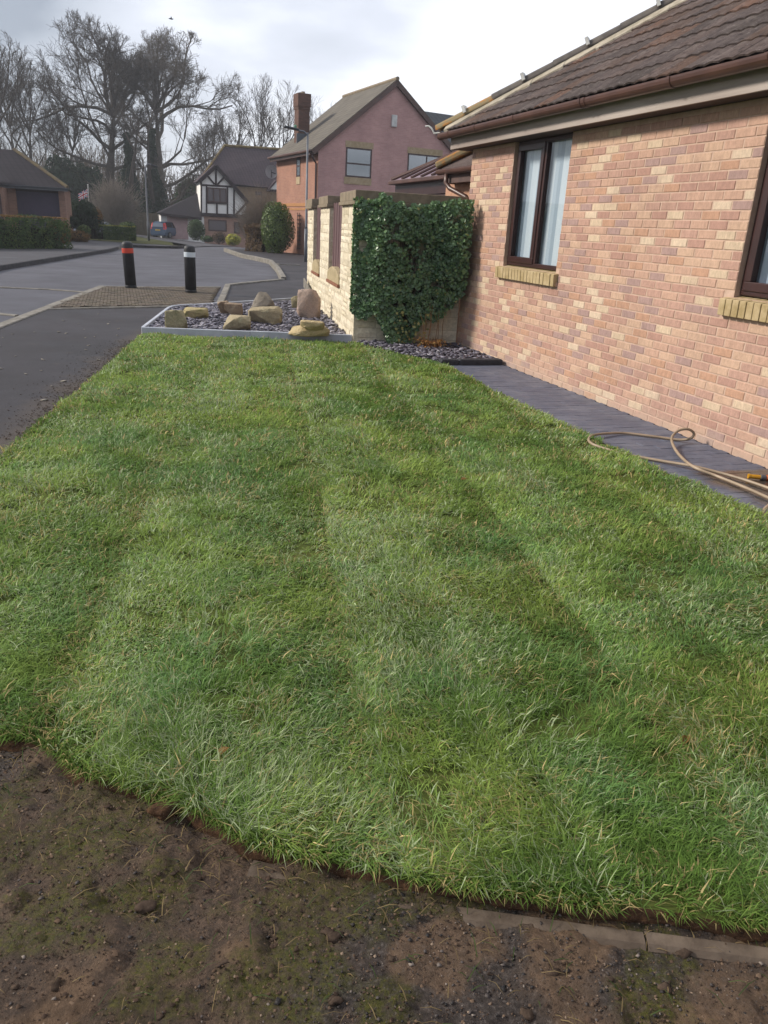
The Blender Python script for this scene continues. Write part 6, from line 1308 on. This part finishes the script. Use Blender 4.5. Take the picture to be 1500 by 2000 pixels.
def grow_tree(name, label, base, H, rx, crown0, r0, seed, fork=.35, limbs=8, counts=(8, 7, 6), ratio=(.55, .5, .45), spread=.75, up=.25, wob=.22, mat=None, group=None, cx=0, twig=.013, low=()):
    r = np.random.default_rng(seed); o = thing(name, label, 'tree', base, group); base = np.asarray(base, float); mat = mat or M_BARK
    cc = np.array([cx, 0, H * (1 + crown0) / 2]); rad = np.array([rx, rx * .9, H * (1 - crown0) / 2])
    def inside(p): return (((p - cc) / rad) ** 2).sum(-1)
    def path(p, d, L, k, w, upw):
        pts = [p]; st = L / (k - 1)
        for i in range(k - 1):
            d = d + r.normal(0, w, 3) + np.array([0, 0, upw]); d = d / np.linalg.norm(d); p = p + d * st; pts.append(p)
        return np.array(pts)
    levels = [[] for _ in range(6)]
    tr_ = path(np.zeros(3), np.array([0, 0, 1.0]), H * (fork + .28), 8, .06, .05); rt = r0 * np.array([1.35, 1.05, .95, .88, .76, .58, .4, .22]); levels[0].append((tr_, rt))
    parents = []
    def emit(lv, p, d, L, rr_):
        for _ in range(12):
            e = p + d * L
            if inside(e) > 1.03 and L > .3: L *= .82
            else: break
        k = (8, 7, 5, 4, 3, 3)[lv]; P_ = path(p, d, L, k, wob * (.75, .75, 1, 1.05, 1.1, 1)[lv], up * (.1, .12, .12, .14, .16, .1)[lv]); R_ = np.maximum(np.linspace(rr_, rr_ * .28, k), twig * (.55 if lv > 3 else .8)); levels[lv].append((P_, R_)); return P_, R_, L
    L1 = []
    for i in range(limbs):
        f = fork + .02 + (i / limbs) ** .9 * .60; i_ = min(f / (fork + .28), 1) * 7; j = int(min(i_, 6)); p = tr_[j] + (tr_[j + 1] - tr_[j]) * min(i_ - j, 1); az = i * 2.4 + r.uniform(-.5, .5); el = r.uniform(.35, .8) + .5 * (i / limbs)
        d = np.array([math.cos(az) * math.cos(el) * spread / .75, math.sin(az) * math.cos(el) * spread / .75, math.sin(el)]); d /= np.linalg.norm(d)
        Ls = np.linspace(.5, H, 60); ins = inside(p + d * Ls[:, None]) < .92; Lh = Ls[ins].max() if ins.any() else H * .3; L1.append(emit(1, p, d, Lh * r.uniform(.85, 1.0), r0 * r.uniform(.26, .42)))
    for az, el, hh, L in low:
        j = min(int(hh / (fork + .28) * 7), 6); L1.append(emit(1, tr_[j], np.array([math.cos(az) * math.cos(el), math.sin(az) * math.cos(el) * .5, math.sin(el)]), L, r0 * .36))
    cur = L1
    for lv, (n_, ra) in enumerate(zip(counts, ratio)):
        nxt = []
        for P_, R_, L in cur:
            k = len(P_)
            for i in range(n_):
                f = .22 + .78 * (i + r.random()) / n_; ii = f * (k - 1); j = min(int(ii), k - 2); p = P_[j] + (P_[j + 1] - P_[j]) * (ii - j); t_ = P_[j + 1] - P_[j]; t_ /= np.linalg.norm(t_) + 1e-9
                pr_ = np.cross(t_, r.normal(0, 1, 3)); pr_ /= np.linalg.norm(pr_) + 1e-9; a_ = r.uniform(.35, .95); d = t_ * math.cos(a_) + pr_ * math.sin(a_); d[2] += up * .5; d /= np.linalg.norm(d)
                Lw = L * ra * (1.25 - .55 * f)
                if lv > 0 and inside(p + d * Lw * .7) > 1.02 and r.random() < .72: continue
                rad_ = np.interp(f, np.linspace(0, 1, k), R_) * .50; nxt.append(emit(lv + 2, p, d, max(L * ra * (1.25 - .55 * f) * r.uniform(.7, 1.2), .25), max(rad_, twig * .8)))
        cur = nxt
    P_, R_ = levels[0][0]; V, q = tubes_batch(P_[None] + base, R_[None], 10); npobj('trunk', V, [q], mat, o, smooth=True)
    Vs = []; Qs = []; b = 0
    for lv in range(1, 6):
        if not levels[lv]: continue
        V, q = tubes_batch(np.stack([p for p, _ in levels[lv]]) + base, np.stack([x for _, x in levels[lv]]), 6 if lv == 1 else (4 if lv == 2 else 3)); Vs.append(V); Qs.append(q + b); b += len(V)
    npobj('crown', np.concatenate(Vs), [np.concatenate(Qs)], mat, o, smooth=True, kind='stuff'); return o
def tb(x, Y): p = at(x, 430, Y); return (p[0], Y, float(gz(p[0], Y)) - .2)
H_ = lambda y, x, Y: at(x, y, Y)[2] + .5
grow_tree('oak_tree', 'great bare oak with broad domed crown left of the far lamp post', tb(214, 95), H_(32, 185, 95), 8.2, .22, .55, 3, .28, 16, (7, 6, 5, 4), (.50, .54, .58, .62), .8, .3, .24, cx=-2.0, low=((3.0, .25, .33, 8.5), (2.8, .5, .4, 8), (.2, .6, .42, 6)), twig=.020)
grow_tree('oak_tree', 'great bare oak with pale trunk and long low limbs behind the pink garage', tb(331, 97), H_(48, 340, 97), 8.6, .2, .55, 8, .34, 16, (7, 6, 5, 4), (.50, .54, .58, .62), .8, .28, .24, cx=1.0, low=((0.1, .2, .26, 8.5), (.0, .35, .34, 9), (.15, .15, .42, 8), (3.2, .7, .3, 8)), mat=M_BARKL, twig=.020)
TG = 'tall bare trees behind the houses'
for (x, Y, ytop, rx, seed, lab) in [(18, 92, 68, 5.0, 11, 'tall bare tree above the left garage roof at the edge of the picture'), (44, 108, 95, 4.6, 23, 'bare tree filling the gap right of the edge tree'), (70, 100, 100, 4.5, 12, 'slender bare tree between the edge tree and the great left oak'), (-30, 96, 85, 5, 20, 'bare tree cut by the left edge of the picture'),
                                    (128, 105, 170, 3.5, 13, 'thin bare tree with straight trunk behind the great left oak'), (425, 112, 195, 4.5, 14, 'bare tree rising left of the timbered house ridge'), (468, 116, 140, 4.5, 15, 'bare tree rising behind the left part of the timbered roof ridge'),
                                    (510, 112, 124, 5.2, 16, 'tallest upright bare tree behind the timbered house roof'), (556, 116, 135, 4.5, 17, 'bare tree just left of the tall chimney'), (615, 118, 160, 4.8, 18, 'bare tree just right of the tall chimney'), (665, 122, 160, 4.5, 19, 'bare tree over the sloping roof of the red brick house'), (720, 124, 160, 4.5, 21, 'bare tree top showing left of the shade tinted gable peak')]:
    grow_tree('bare_tree', lab, tb(x, Y), H_(ytop, x, Y), rx, .25, .30, seed, .26, 9, (7, 6, 5), (.5, .52, .55), .55, .55, .17, group=TG, twig=.019)
# ivy clad trunks
for (x, Y, ytop, w, seed, lab) in [(262, 88, 262, .75, 61, 'ivy clad tree trunk between the two great oaks, the stouter one'), (305, 90, 250, .6, 62, 'ivy clad tree trunk close beside the pale trunked oak')]:
    o = grow_tree('ivy_clad_tree', lab, tb(x, Y), H_(ytop - 60, x, Y), 3.0, .45, .3, seed, .5, 5, (5, 4, 4), (.55, .5, .5), .6, .4, .25, group='ivy clad trees')
    n = 5200; r = np.random.default_rng(seed); B = np.array(tb(x, Y)); Ht = H_(ytop, x, Y); z = Ht * r.random(n) ** 1.15; lean = .02 * z * (1 if seed == 61 else 0); th = r.uniform(0, 6.28, n)
    rr_ = (w * (1.5 - 1.1 * z / Ht) * (.15 + 1.9 * fbm(z * .55, np.cos(th) * 1.2 + seed, seed, 3))) * np.sqrt(r.random(n)) * (1 + 1.6 * np.exp(-z / 3.0)); C = B + np.stack([np.cos(th) * rr_ - lean, np.sin(th) * rr_, z], 1)
    V, Fs = leaf_quads(C, np.stack([np.cos(th), np.sin(th), .4 + 0 * z], 1) + r.normal(0, .5, (n, 3)), r.uniform(.18, .34, n), .8, r=r); npobj('ivy', V, Fs, M_CONF, o, {'tone': np.repeat(r.random(n), 4)}, kind='stuff')
# evergreens and scrub between the houses
for (x, y0, y1, hw, Y, seed, lab, mat) in [(112, 300, 452, 34, 84, 71, 'dark evergreen mass behind the left garage roof', M_CONF), (172, 318, 452, 36, 86, 72, 'dark evergreen tree behind the flag pole', M_CONF), (250, 372, 452, 26, 92, 73, 'dark evergreen bush low between the great oaks', M_CONF), (292, 380, 452, 22, 93, 74, 'dark evergreen bush at the foot of the ivy clad trunks', M_CONF), (372, 350, 430, 34, 100, 75, 'olive green bushy tree behind the pink garage', M_HEDGE)]:
    c, r_ = sh(x, y0, y1, hw, Y); shrub('evergreen_tree', lab, 'tree', c, r_, 5000, .24, mat, seed, 1, .3, 'evergreen trees between the houses', tone=(0, .7))
def scrub(name, label, c, rx, ry, h, nst, seed, mat, tw=.01, group=None, cat='shrub'):
    """many stemmed leafless shrub"""
    r = np.random.default_rng(seed); o = thing(name, label, cat, c, group); c = np.asarray(c, float); k = 5; P1 = []; R1 = []
    a = r.uniform(0, 6.28, nst); t_ = np.sqrt(r.random(nst)); tip = np.stack([np.cos(a) * rx * t_, np.sin(a) * ry * t_, h * np.sqrt(np.clip(1 - .8 * t_ ** 2, .1, 1)) * r.uniform(.7, 1.05, nst)], 1); b0 = tip * np.array([.25, .25, 0]); f = np.linspace(0, 1, k)[None, :, None]
    P = c + b0[:, None] * (1 - f) + tip[:, None] * f ** np.array([1.3, 1.3, .9]) + r.normal(0, .03 * h, (nst, k, 3)) * f; Rr = np.tile(np.linspace(2.2, .6, k) * tw, (nst, 1)); V, q = tubes_batch(P, Rr); Vs = [V]; Qs = [q]; b = len(V)
    ns = nst * 7; i = r.integers(0, nst, ns); u = r.uniform(.35, .98, ns); j = np.clip((u * (k - 1)).astype(int), 0, k - 2); p0 = P[i, j] + (P[i, j + 1] - P[i, j]) * (u * (k - 1) - j)[:, None]; d = P[i, j + 1] - P[i, j]; d = d / (np.linalg.norm(d, axis=1)[:, None]) + r.normal(0, .55, (ns, 3)); L = h * .16 * r.uniform(.5, 1.3, ns)
    f = np.linspace(0, 1, 3)[None, :, None]; P2 = p0[:, None] + d[:, None] * f * L[:, None, None] + r.normal(0, .01 * h, (ns, 3, 3)) * f; V, q = tubes_batch(P2, np.tile(np.linspace(1, .5, 3) * tw * .8, (ns, 1))); Vs.append(V); Qs.append(q + b)
    npobj('twigs', np.concatenate(Vs), [np.concatenate(Qs)], mat, o, smooth=True, kind='stuff'); return o
M_TWIG = simple('grey_twig', '8d847a', '7a7168', 3, .95, .05); M_TWIG2 = simple('brown_twig', '5f5345', '4c4238', 3, .95, .05)
b = at(225, 452, 72); scrub('bare_shrub', 'large pale leafless shrub behind the silver car', (b[0], 72, 0), 2.3, 1.6, at(225, 352, 72)[2], 420, 81, M_TWIG, .014)
b = at(512, 440, 46); scrub('bare_shrub', 'grey leafless shrub in front of the timbered house beside the red brick house', (b[0] - .1, 46, 0), 1.35, 1.1, at(512, 374, 46)[2], 520, 82, M_TWIG, .007)
# distant wood
r = np.random.default_rng(90); n = 2400; X = r.uniform(-40, 60, n); Yw = r.uniform(112, 135, n); hh = r.uniform(5, 9.5, n) * (.75 + .5 * fbm(X * .12, X * 0, 9)); k = 6; f = np.linspace(0, 1, k)[None, :, None]
P = np.stack([X, Yw, np.full(n, -1.5)], 1)[:, None] + f * np.stack([r.normal(0, .8, n), r.normal(0, .8, n), hh + 1.5], 1)[:, None] + r.normal(0, .22, (n, k, 3)) * f; V, q = tubes_batch(P, np.tile(np.linspace(.075, .03, k), (n, 1))); Vs = [V]; Qs = [q]; b = len(V)
ns = n * 7; i = r.integers(0, n, ns); u = r.uniform(.25, 1, ns); j = np.clip((u * (k - 1)).astype(int), 0, k - 2); p0 = P[i, j] + (P[i, j + 1] - P[i, j]) * (u * (k - 1) - j)[:, None]; d = r.normal(0, .6, (ns, 3)) + np.array([0, 0, .8]); f = np.linspace(0, 1, 3)[None, :, None]; P2 = p0[:, None] + d[:, None] * f * r.uniform(.7, 2, ns)[:, None, None]; V, q = tubes_batch(P2, np.tile(np.linspace(.035, .02, 3), (ns, 1))); Vs.append(V); Qs.append(q + b)
npobj('woodland', np.concatenate(Vs), [np.concatenate(Qs)], M_TWIG2, None, smooth=True, kind='stuff', label='brown leafless wood far behind the houses')
# ---------------------------------------------------------------- flag and bird
fp = at(173, 402, 74); ft = at(171.5, 362, 74); fl = thing('flagpole', 'white flagpole behind the dark dome evergreen', 'flagpole', (fp[0], 74, 0))
MB().tube([(fp[0], 74, 0), (ft[0], 74, ft[2])], [.05, .035], 8).lathe((ft[0], 74, ft[2]), [(.03, 0), (.06, .04), (.03, .09)], 8).build('pole', M_WHITE, fl)
nx_f, ny_f = 33, 21; U, Vv = np.meshgrid(np.linspace(0, 1, nx_f), np.linspace(0, 1, ny_f)); W_, Hh = 1.0, .62
fx = ft[0] - .03 - U * W_ * .78 + 0 * U; fy = 74 + .09 * np.sin(U * 9 + Vv * 2) * U; fz_ = ft[2] - .28 - Vv * Hh - U ** 1.2 * .42
xu = (U - .5) * 2; yu = (Vv - .5) * 2 * .62; ad1 = np.minimum(np.abs(yu - .62 * xu), np.abs(yu + .62 * xu)); cr_ = np.minimum(np.abs(xu), np.abs(yu))
colf = np.zeros((ny_f, nx_f, 3)) + np.array([.02, .03, .16]); colf[ad1 < .17] = (.75, .75, .78); colf[ad1 < .07] = (.5, .02, .03); colf[cr_ < .21] = (.75, .75, .78); colf[cr_ < .12] = (.5, .02, .03)
I = np.arange(nx_f * ny_f).reshape(ny_f, nx_f); q = np.stack([I[:-1, :-1].ravel(), I[:-1, 1:].ravel(), I[1:, 1:].ravel(), I[1:, :-1].ravel()], 1); t = NT('flag_cloth'); M_FLAG = t.done(t.attr('col', 'Color'), .8, .1)
npobj('flag', np.stack([fx.ravel(), fy.ravel(), fz_.ravel()], 1), [q], M_FLAG, fl, {'col': colf.reshape(-1, 3)}, smooth=True)
bp_ = at(334, 37, 60); bd = MB(); bd.tube([bp_ + np.array([-.16, 0, 0]), bp_ + np.array([-.05, 0, .01]), bp_ + np.array([.08, 0, .0]), bp_ + np.array([.16, 0, .02])], [.01, .045, .04, .015], 6)
bd.add([bp_ + np.array([-.04, 0, .02]), bp_ + np.array([.06, 0, .02]), bp_ + np.array([.0, -.28, .12])], [(0, 1, 2)]).add([bp_ + np.array([-.04, 0, .02]), bp_ + np.array([.06, 0, .02]), bp_ + np.array([.0, .28, .12])], [(0, 1, 2)]); o = bd.build('bird', M_BOLL); tag(o, 'small dark bird flying above the pale trunked oak', 'bird')
# ---------------------------------------------------------------- thin haze, added to lift dark tones like lens veil
hm = bpy.data.materials.new('haze_air'); hm.use_nodes = True; hm.node_tree.nodes.clear(); ho = hm.node_tree.nodes.new('ShaderNodeOutputMaterial'); hv = hm.node_tree.nodes.new('ShaderNodeVolumePrincipled'); hm.node_tree.links.new(hv.outputs[0], ho.inputs['Volume'])
hv.inputs['Color'].default_value = (.86, .89, .96, 1); hv.inputs['Density'].default_value = 0.0009; hv.inputs['Anisotropy'].default_value = 0.3
MB().box((-262, -62, -2.8), (322, 422, 40)).build('haze', hm, kind='stuff', label='thin haze added over the street to lift dark tones')
